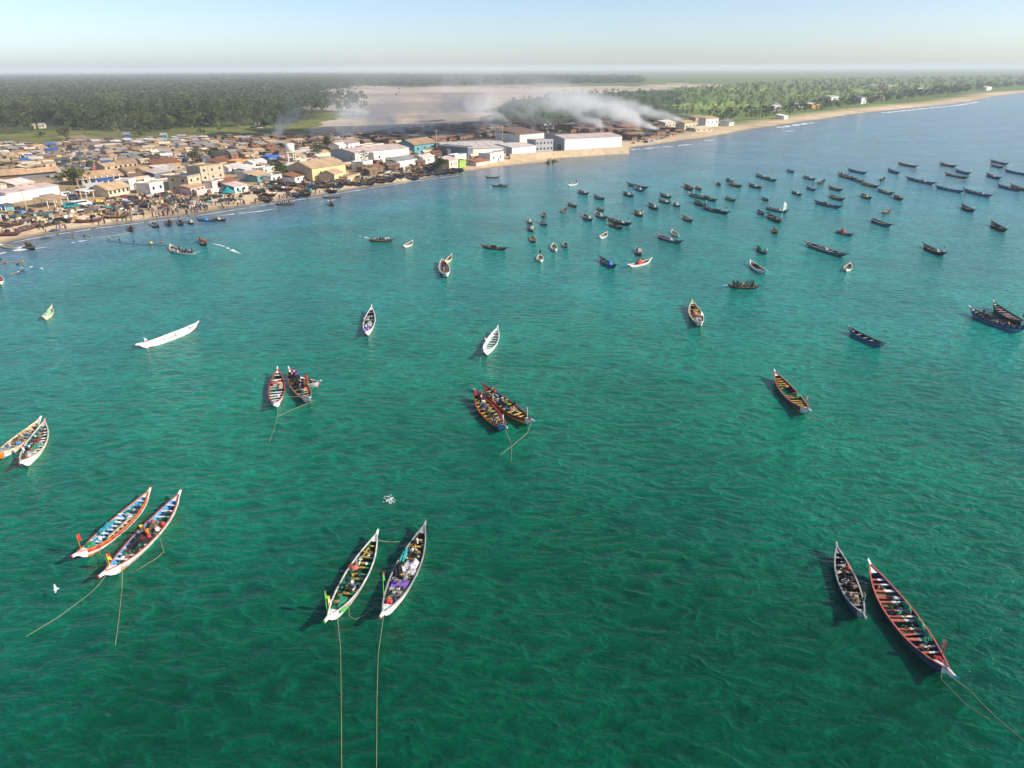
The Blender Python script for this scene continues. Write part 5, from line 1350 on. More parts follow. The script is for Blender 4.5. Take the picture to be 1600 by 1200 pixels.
# ---- the factories by the sea wall
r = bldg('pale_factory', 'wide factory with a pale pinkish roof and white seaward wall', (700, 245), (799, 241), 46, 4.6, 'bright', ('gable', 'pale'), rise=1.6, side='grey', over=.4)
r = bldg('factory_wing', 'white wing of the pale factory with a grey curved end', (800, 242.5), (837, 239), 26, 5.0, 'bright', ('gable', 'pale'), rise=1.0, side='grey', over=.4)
r = bldg('dark_roof_factory', 'white factory with a dark brown roof behind the grey windowed block', (812, 226), (850, 222.5), 26, 6.6, 'white', ('mono', 'brown'), rise=2.4, wins=0, over=.6)
r = bldg('windowed_block', 'grey two storey block with rows of windows left of the great white warehouse', (837, 236.5), (864, 234.5), 10, 6.8, 'grey', ('flat', 'pale'), wins=5, storeys=2, over=.6)
bldg('grey_tank_house', 'small grey blue block left of the dark roofed factory', (797, 222), (805, 221), 6, 5, 'grey', ('flat', 'grey'))
r = bldg('great_white_warehouse', 'great white windowless warehouse at the water, right end of the town', (882, 234.5), (971, 230), 30, 8.0, 'bright', ('gable', 'pinkish'), rise=1.4, side='grey', over=.3)  # grey end walls: their shade is painted into the colour
m = MB(); m.box(-.05, 5, -.3, 0, 10, 4.2); m.build('gate', WM['slate'], r)
# sea wall
def coast_wall(name, label, pts, h, t, wall, cat='sea wall'):
    r = empty(name, gp(*pts[0], 1.5), 0, label, cat)
    b0 = Vector(r.location)
    for p, q in zip(pts, pts[1:]):
        a, b_ = gp(*p, 1.5) - b0, gp(*q, 1.5) - b0
        d = (b_ - a).normalized(); n_ = Vector((-d.y, d.x, 0)) * t
        m = MB(); m.hexa([a + Vector((0, 0, -2)), b_ + Vector((0, 0, -2)), b_ + n_ + Vector((0, 0, -2)), a + n_ + Vector((0, 0, -2)), a + n_ * .5 + Vector((0, 0, h)), b_ + n_ * .5 + Vector((0, 0, h)), b_ + n_ + Vector((0, 0, h)), a + n_ + Vector((0, 0, h))])
        m.build('wall_section', WM[wall], r)
    return r
coast_wall('sea_wall', 'sandy coloured sea wall below the great white warehouse, ending in the water', [(798, 248), (838, 246), (866, 243.5), (905, 241), (945, 238), (984, 236)], 2.4, 3.0, 'tan')
# ---- houses down the coast
for (x, w_, y, h, c, rc, lb) in [(1047, 16, 201, 5, 'cream', 'pale', 'cream beach house nearest the smoke, left of a row of three'), (1078, 18, 203, 6, 'cream', 'tan', 'cream beach house in the middle of the row of three'), (1112, 20, 197, 7, 'white', 'orange', 'pale pink and white beach house at the right end of the row of three'), (1095, 18, 194, 6, 'tan', 'olive', 'tan house with a flat brown roof behind the row of three beach houses'),
                                  (1100, 26, 204, 2, 'cream', 'cream', 'low cream garden wall below the row of three beach houses'), (1143, 8, 195, 3, 'white', 'grey', 'white hut alone on the beach right of the beach houses'), (1215, 12, 174, 5, 'white', 'white', 'white house among the coast trees, first after the beach houses'), (1218, 10, 168.5, 4, 'white', 'grey', 'white house behind the first white coast house'),
                                  (1250, 8, 169, 4, 'white', 'pale', 'small white house between the first coast house and the orange one'), (1274, 12, 169.5, 5, 'orange', 'pale', 'orange tan house at the top of the beach'), (1304, 12, 158, 6, 'white', 'white', 'white house with a wide flat roof in the coast trees'), (1349, 8, 162, 8, 'white', 'slate', 'dark roofed white house in the coast trees'),
                                  (1228, 6, 185, 3, 'white', 'white', 'pair of white beach huts at the foot of the coast trees'), (1545, 8, 141, 6, 'white', 'white', 'white house far down the beach at the right'), (1443, 7, 143, 5, 'white', 'pale', 'white house in the far coast trees left of the farthest one'), (1376, 10, 155, 4, 'tan', 'tan', 'tan house by the dunes in the coast trees')]:
    bldg('beach_house' if x < 1150 else 'coast_house', lb, (x - w_ / 2, y + .6), (x + w_ / 2, y - .6), 9, h, c, ('mono', rc), wins=3 if x < 1150 else 1, group='houses along the far beach', cat='house' if 'wall' not in lb else 'wall')
for (x, y, c, lb) in [(50, 203, 'yellow', 'yellow house at the forest edge, left of its twin'), (66, 202, 'cream', 'cream house at the forest edge, right of the yellow one'), (256, 217, 'teal', 'teal hut at the edge of the green field'), (198, 216, 'blue', 'small blue hut at the edge of the green field'), (405, 201, 'cream', 'cream hut in the scattered palms')]:
    bldg('forest_house', lb, (x - 5, y), (x + 5, y - .3), 7, 3 if y < 210 else 2.2, c, ('gable', 'grey'), wins=2, group='houses by the forest', cat='house')
# ---- poles, truck, parasol
for i, (x, y, h) in enumerate([(683, 240, 14), (785, 226, 13), (42, 328, 8), (1067, 196, 10), (1187, 189, 18), (128, 312, 8), (270, 288, 8), (399, 262, 9), (560, 262, 9)]):
    m = MB(); m.tube([(0, 0, -.5), (0, 0, h)], [.22, .14], 6)
    p = gp(x, y, 2.2); o = empty('utility_pole', p, .4, ('tall pole left of the pale factory', 'pole behind the pale factory roof', 'leaning pole on the sand at the left edge', 'thin pole before the cream beach houses', 'tall thin pole on the far beach', 'pole beside the parked vans', 'pole over the long white parapet shop', 'pole among the white houses', 'pole left of the long white warehouse')[i], 'pole', 'poles in the town')
    m.build('post', PT['pale'], o)
    m = MB(); m.box(-.9, -.08, h - .9, .9, .08, h - .7); m.build('crossarm', PT['wood'], o)
def van(x, y, rz, c, label, name='parked_van', L=5.5):
    r = empty(name, gp(x, y, 2.0), rz, label, 'van')
    r.location.z = float(land_z(r.location.x, r.location.y))
    m = MB()
    prof = [(-L / 2, .4), (L / 2, .4), (L / 2, 1.1), (L / 2 - .9, 1.3), (L / 2 - 1.5, 2.1), (-L / 2 + .1, 2.2)]
    m.face([(x_, -.95, z_) for x_, z_ in prof]); m.face([(x_, .95, z_) for x_, z_ in prof][::-1])
    for (a, b_) in zip(prof, prof[1:] + prof[:1]): m.face([(a[0], -.95, a[1]), (a[0], .95, a[1]), (b_[0], .95, b_[1]), (b_[0], -.95, b_[1])])
    m.build('body', PT[c], r)
    m = MB(); m.face([(L / 2 - .88, -.8, 1.33), (L / 2 - .88, .8, 1.33), (L / 2 - 1.46, .75, 2.08), (L / 2 - 1.46, -.75, 2.08)]); m.face([(-L / 2 + 1, -.96, 1.35), (L / 2 - 1.6, -.96, 1.35), (L / 2 - 1.7, -.96, 1.95), (-L / 2 + 1, -.96, 1.95)]); m.build('windscreen', GLASS, r)
    for x_ in (-L / 2 + 1, L / 2 - 1.1):
        for y_ in (-.9, .9):
            m = MB(); m.tube([(x_, y_ - .12, .36), (x_, y_ + .12, .36)], .36, 8); m.build('wheel', PT['black'], r)
    return r
van(127, 321, .9, 'white', 'white truck parked on the sand right of the open shelter', L=7.5)
van(113, 324, .5, 'teal', 'teal van parked left of the white truck')
van(106, 308, .8, 'white', 'white van in the crowd behind the long white building', L=5)
van(116, 312, .4, 'slate', 'dark car parked behind the white truck', 'parked_car', 4.5)
r = empty('beach_parasol', gp(88, 370, .8), 0, 'dark parasol standing at the waterline among the net haulers', 'parasol')
m = MB(); m.tube([(0, 0, -.6), (0, 0, 2.6)], .06, 6); m.build('pole', PT['wood'], r)
m = MB(); m.tube([(0, 0, 1.9), (0, 0, 2.35), (0, 0, 2.6)], [1.9, 1.1, .05], 10, cap=False); m.build('canopy', PT['slate'], r)

# ================================================================== stalls, huts and smoking sheds: copies of a few kinds
HUTS = {}
def hut(name, rc, wc, kind, w=6.0, d=4.5, h=2.3):
    r = empty(name)
    m = MB(); o = .4
    if kind == 'gable':
        for s_ in (0, 1):
            m = MB()
            y0, y1 = (-d / 2 - o, 0) if s_ == 0 else (.003, d / 2 + o)
            z0, z1 = (h - .1, h + .9) if s_ == 0 else (h + .9, h - .1)
            m.hexa([(-w / 2 - o, y0, z0), (w / 2 + o, y0, z0), (w / 2 + o, y1, z1), (-w / 2 - o, y1, z1), (-w / 2 - o, y0, z0 + .1), (w / 2 + o, y0, z0 + .1), (w / 2 + o, y1, z1 + .1), (-w / 2 - o, y1, z1 + .1)])
            m.build('roof', RM[rc], r)
    else:
        m.hexa([(-w / 2 - o, -d / 2 - o, h), (w / 2 + o, -d / 2 - o, h), (w / 2 + o, d / 2 + o, h + .7), (-w / 2 - o, d / 2 + o, h + .7), (-w / 2 - o, -d / 2 - o, h + .1), (w / 2 + o, -d / 2 - o, h + .1), (w / 2 + o, d / 2 + o, h + .8), (-w / 2 - o, d / 2 + o, h + .8)])
        m.build('roof', RM[rc], r)
    m = MB(); m.box(-w / 2, -d / 2, -.4, w / 2, d / 2, h - .1); m.build('wall', WM[wc], r)
    m = MB(); m.box(-.5, -d / 2 - .04, -.2, .5, -d / 2 + .02, 1.8); m.build('door', WOODD, r)
    return r
for rc, wc, kind in [('grey', 'brown', 'mono'), ('tan', 'tan', 'mono'), ('pale', 'brown', 'gable'), ('dark', 'brown', 'mono'), ('rust', 'brown', 'mono'), ('brown', 'brown', 'gable'), ('tarp', 'slate', 'mono'), ('white', 'cream', 'mono'), ('slate', 'slate', 'gable'), ('cream', 'tan', 'gable'), ('pinkish', 'pink', 'mono'), ('olive', 'brown', 'gable')]:
    HUTS[rc] = (hut('market_hut', rc, wc, kind), kind)
RN = {'grey': 'grey sheet roof', 'tan': 'tan roof', 'pale': 'pale pitched roof', 'dark': 'blackened roof', 'rust': 'rusty roof', 'brown': 'brown pitched roof', 'tarp': 'bright blue tarpaulin roof', 'white': 'white roof', 'slate': 'slate grey pitched roof', 'cream': 'cream pitched roof', 'pinkish': 'pinkish roof', 'olive': 'thatched roof'}
ZONES = [  # polygon, spacing, palette, place, size
 ([(-40, 228), (88, 230), (86, 272), (-40, 274)], 7.6, ['grey', 'tan', 'pale', 'dark', 'slate', 'pale', 'olive', 'cream', 'slate', 'olive', 'brown', 'tan', 'tarp', 'tan', 'grey'], 'in the market at the left edge', .85),
 ([(160, 232), (330, 218), (330, 252), (240, 256), (165, 262)], 7.6, ['grey', 'pale', 'tan', 'dark', 'slate', 'grey', 'olive', 'tarp', 'brown', 'tan', 'tan', 'brown', 'cream'], 'in the market left of the smoke', .85),
 ([(95, 226), (330, 217), (330, 224), (160, 236), (120, 236)], 9, ['grey', 'brown', 'pale', 'dark'], 'at the upper edge of the market', .8),
 ([(330, 219), (470, 214), (600, 222), (520, 236), (400, 248), (330, 252)], 9.5, ['brown', 'dark', 'tan', 'rust', 'dark', 'olive', 'grey', 'tan', 'brown'], 'behind the middle of the town', .95),
 ([(100, 276), (235, 268), (300, 268), (300, 284), (240, 300), (110, 312), (98, 296)], 10, ['grey', 'white', 'tan', 'cream', 'brown', 'tan', 'pale'], 'between the hall and the beach', .85),
 ([(400, 250), (540, 238), (560, 240), (540, 268), (480, 276), (400, 282)], 10, ['white', 'tan', 'pinkish', 'cream', 'white', 'rust', 'grey'], 'among the white houses', .95),
 ([(600, 228), (690, 222), (690, 250), (640, 262), (560, 274), (560, 262), (640, 250)], 9, ['tan', 'rust', 'grey', 'brown', 'cream', 'olive'], 'around the long white warehouse', .95),
 ([(560, 213), (690, 200), (800, 196), (800, 210), (690, 221), (600, 224)], 10, ['dark', 'brown', 'rust', 'dark', 'slate', 'dark'], 'in the smoking yards behind the factory', 1.3),
 ([(880, 197), (1040, 190), (1062, 205), (985, 222), (974, 208), (880, 207)], 11, ['dark', 'dark', 'brown', 'rust', 'dark', 'olive'], 'in the smoking yards right of the great warehouse', 1.4),
 ([(730, 236), (800, 238), (790, 252), (735, 258)], 9, ['tan', 'cream', 'rust', 'white'], 'by the sand before the pale factory', .8),
]
foot = np.array([(f[0], f[1], f[3], f[4], f[5]) for f in FOOT])
def clear(x, y, pad=2.6):
    dx, dy = x - foot[:, 0], y - foot[:, 1]
    c, s_ = np.cos(foot[:, 2]), np.sin(foot[:, 2])
    return not np.any((np.abs(dx * c + dy * s_) < foot[:, 3] + pad) & (np.abs(-dx * s_ + dy * c) < foot[:, 4] + pad))
rnd = random.Random(31)
cand = []
for zi, (poly, sp, pal, where, size) in enumerate(ZONES):
    W = [gp(x, y, 2.2) for x, y in poly]
    xs, ys = [p.x for p in W], [p.y for p in W]
    ang = .75
    c, s_ = math.cos(ang), math.sin(ang)
    ext = max(max(xs) - min(xs), max(ys) - min(ys))
    cx, cy = (max(xs) + min(xs)) / 2, (max(ys) + min(ys)) / 2
    nn = int(ext / sp) + 1
    wp = [(p.x, p.y) for p in W]
    for i in range(-nn, nn + 1):
        for j in range(-nn, nn + 1):
            u_, v_ = i * sp * 1.05 + rnd.uniform(-1.6, 1.6), j * sp * .92 + rnd.uniform(-1.2, 1.2)
            x, y = cx + u_ * c - v_ * s_, cy + u_ * s_ + v_ * c
            if not in_poly(np.array([x]), np.array([y]), wp)[0]: continue
            if rnd.random() < .10 or not clear(x, y): continue
            if shore_dist(np.array([x]), np.array([y]))[0] < 22: continue
            cand.append((math.hypot(x, y), x, y, rnd.choice(pal), where, size * rnd.uniform(.75, 1.3), ang + rnd.choice([0, 0, PI / 2]) + rnd.uniform(-.25, .25)))
cand.sort()
BN = [(o.location.x, o.location.y, o.name.split('.')[0].replace('_', ' ')) for o in SC.objects if o.type == 'EMPTY' and o.parent is None and o.get('category') in ('building', 'house', 'shelter', 'water tower')]
print('huts', len(cand))
hut_first = set()
for (d_, x, y, rc, where, s_, a_) in cand[:300]:
    r0 = HUTS[rc][0]
    r = r0 if rc not in hut_first else copy_tree(r0)
    hut_first.add(rc)
    r.location = (x, y, float(land_z(np.array([x]), np.array([y]))[0])); r.rotation_euler = (0, 0, a_); r.scale = (s_, s_ * rnd.uniform(.8, 1.2), rnd.uniform(.85, 1.25))
    q_ = min(BN, key=lambda b_: (b_[0] - x) ** 2 + (b_[1] - y) ** 2)[2]
    lb = 'low hut with a %s %s nearest the %s' % (RN[rc], where, q_)
    if len(lb.split()) > 16: lb = 'hut with a %s %s' % (RN[rc], where)
    tag(r, lb, 'hut', 'huts and stalls of the fishing town')
# the rest, farther off, as one mass
rest = cand[300:]
m = MB(); rk = list(RM)
for (d_, x, y, rc, where, s_, a_) in rest:
    z = float(land_z(np.array([x]), np.array([y]))[0]); w, d, h = 3.4 * s_, 2.6 * s_, 2.3 * rnd.uniform(.9, 1.3)
    c, q = math.cos(a_), math.sin(a_)
    def T(u_, v_, zz): return (x + u_ * c - v_ * q, y + u_ * q + v_ * c, z + zz)
    m.hexa([T(-w, -d, h), T(w, -d, h), T(w, d, h + .7), T(-w, d, h + .7), T(-w, -d, h + .12), T(w, -d, h + .12), T(w, d, h + .82), T(-w, d, h + .82)], rk.index(rc))
    w *= .9; d *= .9
    m.hexa([T(-w, -d, -.4), T(w, -d, -.4), T(w, d, -.4), T(-w, d, -.4), T(-w, -d, h - .05), T(w, -d, h - .05), T(w, d, h - .05), T(-w, d, h - .05)], len(rk))
if rest: tag(m.build('far_huts', [RM[k] for k in rk] + [WM['brown']]), 'mass of farther low huts and smoking sheds behind the town', 'huts', None, 'stuff')
# litter of crates, racks and gear on the ground
m = MB(); cl = [PT[k] for k in ('white', 'wood', 'dark', 'blue', 'red', 'pale', 'black', 'grey', 'yellow', 'teal')]
for poly, n_ in (([(-40, 228), (330, 218), (560, 212), (560, 240), (300, 268), (-40, 285)], 1500), ([(-30, 330), (100, 322), (250, 300), (420, 284), (560, 272), (700, 252), (715, 268), (560, 290), (420, 312), (250, 335), (60, 352), (-30, 365)], 1100), ([(560, 213), (800, 196), (1040, 190), (1070, 206), (990, 226), (972, 208), (820, 208), (690, 224)], 900)):
    W = [(p.x, p.y) for p in (gp(x, y, 2.0) for x, y in poly)]
    xs, ys = [p[0] for p in W], [p[1] for p in W]
    got = 0
    while got < n_:
        x, y = rnd.uniform(min(xs), max(xs)), rnd.uniform(min(ys), max(ys))
        if not in_poly(np.array([x]), np.array([y]), W)[0]: continue
        got += 1
        if not clear(x, y, .3) or shore_dist(np.array([x]), np.array([y]))[0] < 9: continue
        z = float(land_z(np.array([x]), np.array([y]))[0]); a_ = rnd.uniform(0, 3); c, q = math.cos(a_), math.sin(a_)
        w, d, h = rnd.uniform(.3, 1.7), rnd.uniform(.25, .9), rnd.uniform(.25, 1.3)
        def T(u_, v_, zz): return (x + u_ * c - v_ * q, y + u_ * q + v_ * c, z + zz)
        m.hexa([T(-w, -d, -.1), T(w, -d, -.1), T(w, d, -.1), T(-w, d, -.1), T(-w * .9, -d * .9, h), T(w * .9, -d * .9, h * .8), T(w, d, h), T(-w, d * .8, h)], rnd.choices(range(10), [2, 6, 9, .6, .5, 4, 7, 4, .4, .4])[0])
tag(m.build('ground_litter', cl), 'scattered crates, racks, nets and gear on the sand and town ground', 'litter', None, 'stuff')

# ================================================================== crowd
rnd = random.Random(41)
N_PEOPLE = len([o for o in SC.objects if o.name.startswith('person')])
crowd_rest = []
CROWD = [([(228, 345), (262, 338), (302, 334), (340, 329), (395, 319), (398, 312), (330, 316), (300, 308), (252, 318)], 120, 'in the dense crowd on the beach'), ([(140, 352), (230, 343), (250, 320), (225, 316), (160, 330)], 60, 'in the crowd left of the moored boats'), ([(205, 322), (300, 312), (310, 304), (215, 306)], 45, 'in the crowd before the white shop fronts'),
         ([(395, 318), (470, 307), (545, 296), (540, 291), (460, 301), (398, 311)], 40, 'among the beached boats at the waterline'), ([(100, 312), (165, 302), (160, 292), (104, 296)], 22, 'in the market street behind the long white building'), ([(55, 362), (150, 350), (150, 338), (60, 348)], 12, 'on the open sand at the left'), ([(560, 292), (700, 270), (700, 264), (560, 284)], 14, 'on the narrow beach right of the yellow warehouse')]
for poly, n_, where in CROWD:
    W = [(p.x, p.y) for p in (gp(x, y, 1.6) for x, y in poly)]
    xs, ys = [p[0] for p in W], [p[1] for p in W]
    got = 0
    while got < n_:
        x, y = rnd.uniform(min(xs), max(xs)), rnd.uniform(min(ys), max(ys))
        if not in_poly(np.array([x]), np.array([y]), W)[0] or shore_dist(np.array([x]), np.array([y]))[0] < 1.0: continue
        got += 1
        c_ = rnd.choices(['white', 'black', 'red', 'blue', 'yellow', 'green', 'orange', 'purple', 'grey', 'brown', 'pink', 'navy'], [3, 5, 2, 2, 1, 1, 2, 2, 3, 3, 1, 5])[0]
        ps = rnd.choices(['stand', 'walk', 'carry', 'bend', 'sit'], [5, 5, 2, 1, 1])[0]
        crowd_rest.append((x, y, float(land_z(np.array([x]), np.array([y]))[0]), rnd.uniform(0, 6.3), ps, c_, rnd.choice(['navy', 'black', 'brown', 'grey', 'purple']), where, rnd.uniform(.95, 1.08)))
crowd_rest.sort(key=lambda q: math.hypot(q[0], q[1]))
DO = {'stand': 'standing', 'walk': 'walking', 'carry': 'carrying a load overhead', 'bend': 'bending', 'sit': 'sitting'}
k_ = max(0, 296 - N_PEOPLE)
for (x, y, z, rz, ps, c_, lo, where, sc) in crowd_rest[:k_]:
    person((x, y, z), rz, ps, c_, lo, 'person in %s %s %s' % (c_, DO[ps], where), 'people on the beach', sc)
V, F, MI, cm, base_i = [], [], [], [], 0
cnames = list(CLOTH)
for (x, y, z, rz, ps, c_, lo, where, sc) in crowd_rest[k_:]:
    me = POSES[ps]; M_ = Matrix.Translation((x, y, z)) @ Matrix.Rotation(rz, 4, 'Z') @ Matrix.Scale(sc, 4)
    V += [tuple(M_ @ v.co) for v in me.vertices]
    for p in me.polygons:
        F.append(tuple(base_i + q for q in p.vertices)); MI.append((cnames.index(lo), cnames.index(c_), len(cnames), len(cnames) + 1)[p.material_index])
    base_i += len(me.vertices)
if V:
    me = bpy.data.meshes.new('crowd'); me.from_pydata(V, [], F)
    for c_ in cnames: me.materials.append(CLOTH[c_])
    me.materials.append(SKINM); me.materials.append(mat('hair_black', (.012, .010, .009)))
    me.polygons.foreach_set('material_index', MI); me.update()
    tag(link('crowd', me), 'farther people of the beach crowd, too many to tell apart', 'crowd', None, 'stuff')

# ================================================================== trees
LEAF = {k: mat('leaf_' + k, c, rough=.75, var=.3, scale=.5, spec=.2, rand=.35) for k, c in {'dark': (.054, .072, .020), 'mid': (.070, .098, .026), 'olive': (.105, .11, .034), 'light': (.11, .15, .03), 'palm': (.05, .075, .028)}.items()}
BARK = mat('bark_grey', (.16, .12, .09), rough=.9, scale=2)
def leaf_tris(C, S_, rng, zs=1.0):
    """C (n,3) centres, S (n,) sizes -> vertices (3n,3)"""
    n_ = len(C)
    a = rng.normal(size=(n_, 3)); a[:, 2] *= .45
    a /= np.linalg.norm(a, axis=1)[:, None]
    b_ = rng.normal(size=(n_, 3)); b_[:, 2] *= .45
    b_ -= (b_ * a).sum(1)[:, None] * a
    b_ /= np.linalg.norm(b_, axis=1)[:, None]
    s = S_[:, None]
    if not np.isscalar(zs): a = a * np.stack([np.ones(n_), np.ones(n_), zs], 1); b_ = b_ * np.stack([np.ones(n_), np.ones(n_), zs], 1)
    return np.stack([C + a * s, C - a * s * .5 + b_ * s * .8, C - a * s * .5 - b_ * s * .8], 1).reshape(-1, 3)
def tri_mesh(name, V, mats, mi=None, attr=None):
    n_ = len(V) // 3
    me = bpy.data.meshes.new(name)
    me.vertices.add(len(V)); me.vertices.foreach_set('co', V.astype(np.float32).ravel())
    me.loops.add(len(V)); me.loops.foreach_set('vertex_index', np.arange(len(V), dtype=np.int32))
    me.polygons.add(n_); me.polygons.foreach_set('loop_start', np.arange(0, len(V), 3, dtype=np.int32))
    if mi is not None: me.polygons.foreach_set('material_index', mi.astype(np.int32))
    for m_ in mats: me.materials.append(m_)
    if attr is not None:
        ca = me.color_attributes.new('tint', 'FLOAT_COLOR', 'POINT'); ca.data.foreach_set('color', attr.astype(np.float32).ravel())
    me.update(calc_edges=True)
    return me
def bushy(seed, leaf, R=4.2, H=9.0, n_=520):
    rng = np.random.default_rng(seed)
    lobes = np.stack([rng.normal(0, .48, 13) * R, rng.normal(0, .48, 13) * R, H * .62 + rng.normal(0, .15, 13) * H], 1)
    lr = rng.uniform(.34, .58, 13) * R
    k = rng.integers(0, 13, n_)
    d = rng.normal(size=(n_, 3)); d /= np.linalg.norm(d, axis=1)[:, None]
    C = lobes[k] + d * (lr[k] * rng.uniform(.55, 1.0, n_) ** .5)[:, None] * np.array([1, 1, .8])
    V = leaf_tris(C, rng.uniform(.35, .75, n_), rng)
    r = empty('broadleaf_tree')
    link('crown', tri_mesh('crown', V, [LEAF[leaf]]), r)
    m = MB(); m.tube([(0, 0, -.5), (.1, 0, H * .25), (0, .1, H * .55)], [.38, .28, .15], 6)
    for q in lobes[:5]: m.tube([(.05, 0, H * .3), tuple(q * .8 + np.array([0, 0, H * .1]))], [.16, .05], 5)
    m.build('trunk', BARK, r)
    return r
def palm(seed, H=9.0):
    rng = np.random.default_rng(seed); r = empty('palm_tree')
    V = []
    for i in range(17):
        a = 2 * PI * i / 17 + rng.uniform(-.2, .2); up = rng.uniform(-.25, .75); L = rng.uniform(2.6, 3.6)
        prev = np.array([0, 0, H])
        for k in range(1, 5):
            t = k / 4
            p = np.array([math.cos(a) * L * t, math.sin(a) * L * t, H + L * (up * t - .75 * t * t)])
            s_ = np.array([-math.sin(a), math.cos(a), 0]) * (.42 * (1.15 - t))
            dz = np.array([0, 0, -.22])
            V += [prev, p, p + s_ + dz, prev, prev + s_ + dz, p + s_ + dz, prev, p, p - s_ + dz, prev, prev - s_ + dz, p - s_ + dz]
            prev = p
    link('crown', tri_mesh('crown', np.array(V), [LEAF['palm']]), r)
    m = MB(); m.tube([(0, 0, -.5), (.15, 0, H * .5), (0, 0, H + .1)], [.28, .2, .2], 6); m.build('trunk', BARK, r)
    return r
TP = {('b', 'dark'): bushy(1, 'dark'), ('b', 'mid'): bushy(2, 'mid'), ('b', 'olive'): bushy(3, 'olive', 3.6, 7.5), ('b', 'light'): bushy(4, 'light', 3.4, 6.0), ('p', 0): palm(5), ('p', 1): palm(6, 11)}
tp_used = set()
def tree(k, x, y, s, label, group='trees behind the town'):
    r = TP[k] if k not in tp_used else copy_tree(TP[k]); tp_used.add(k)
    r.location = (x, y, float(land_z(np.array([x]), np.array([y]))[0]) - .1); r.rotation_euler = (0, 0, rnd.uniform(0, 6.3)); r.scale = (s, s, s * rnd.uniform(.7, 1.3))
    return tag(r, label, 'palm' if k[0] == 'p' else 'tree', group)
rnd = random.Random(51)
for (x, y, k, s, lb) in [(440, 272, ('b', 'light'), 1.0, 'round bright green tree below the bright blue shed'), (512, 238, ('b', 'mid'), .95, 'round green tree behind the long low white house'), (498, 246, ('b', 'olive'), 1.05, 'olive tree beside the round green one'), (121, 288, ('b', 'olive'), 1.15, 'broad olive tree left of the columned hall'), (113, 289, ('b', 'olive'), .8, 'smaller olive tree touching the broad one by the columned hall'),
                          (142, 266, ('b', 'olive'), .7, 'small olive tree at the edge of the ash ground'), (690, 262, ('b', 'dark'), .9, 'dark tree on the sand left of the colourful house'), (683, 263, ('b', 'dark'), .7, 'smaller dark tree left of the colourful house'), (562, 256, ('b', 'olive'), .75, 'olive bush before the long white warehouse'), (856, 251, ('b', 'dark'), .4, 'small dark shrub on the sand below the sea wall'), (864, 250.5, ('b', 'olive'), .45, 'leaning shrub beside the small dark one below the sea wall'),
                          (305, 253, ('b', 'dark'), .8, 'dark tree left of the unfinished block'), (330, 248, ('b', 'olive'), .7, 'olive tree behind the unfinished block')]:
    p = gp(x, y, 2.2); tree(k, p.x, p.y, s, lb, 'trees in the town')

# regions in the photograph: polygon, spacing (m), kinds, size, place
REG = [
 ([(-120, 116), (-120, 203), (25, 203), (35, 195), (85, 195), (110, 201), (240, 207), (330, 199), (352, 188), (330, 168), (420, 150), (520, 140), (560, 134.5), (700, 134), (1000, 130), (1000, 119), (500, 115)], 10.0, [('b', 'dark')] * 5 + [('b', 'mid')] * 3 + [('b', 'olive')] * 2 + [('p', 1)], 1.2, 'in the dense forest'),
 ([(330, 199), (352, 188), (330, 168), (420, 150), (500, 141), (520, 143), (570, 150), (560, 172), (500, 176), (490, 186), (440, 196), (420, 204)], 15.0, [('b', 'mid'), ('b', 'dark'), ('p', 0), ('p', 1), ('b', 'olive'), ('p', 0), ('b', 'dark')], .95, 'in the open grove left of the salt flat'),
 ([(0, 222), (100, 219), (330, 212), (420, 205), (330, 202), (240, 208), (100, 206), (0, 206)], 26.0, [('b', 'light'), ('b', 'olive'), ('b', 'mid')], .8, 'on the green field behind the market'),
 ([(1030, 160), (1060, 140), (1150, 133), (1300, 124), (1640, 119), (1640, 130), (1470, 141), (1390, 152), (1290, 165), (1180, 178), (1110, 187), (1060, 184)], 19.0, [('b', 'light'), ('b', 'mid'), ('b', 'light'), ('b', 'mid'), ('b', 'olive')], .48, 'in the green scrub behind the beach'),
 ([(1120, 196), (1190, 186), (1260, 176), (1330, 168), (1400, 158), (1500, 147), (1560, 138), (1640, 134), (1640, 128), (1470, 140), (1390, 151), (1290, 163), (1180, 177), (1115, 187)], 12.0, [('b', 'dark'), ('b', 'mid'), ('b', 'olive'), ('p', 0), ('b', 'dark')], .58, 'in the belt of coast trees'),
 ([(775, 174), (800, 160), (880, 146), (1010, 143), (1060, 150), (1075, 186), (1000, 188), (880, 194), (800, 188), (785, 186)], 20.0, [('b', 'mid'), ('b', 'olive'), ('b', 'light')], .5, 'in the scrub behind the smoke'),
 ([(540, 140), (620, 139), (640, 150), (590, 170), (560, 160)], 42.0, [('p', 0), ('p', 1), ('b', 'dark')], .9, 'alone on the salt flat'),
]
pts = []
rng = np.random.default_rng(99)
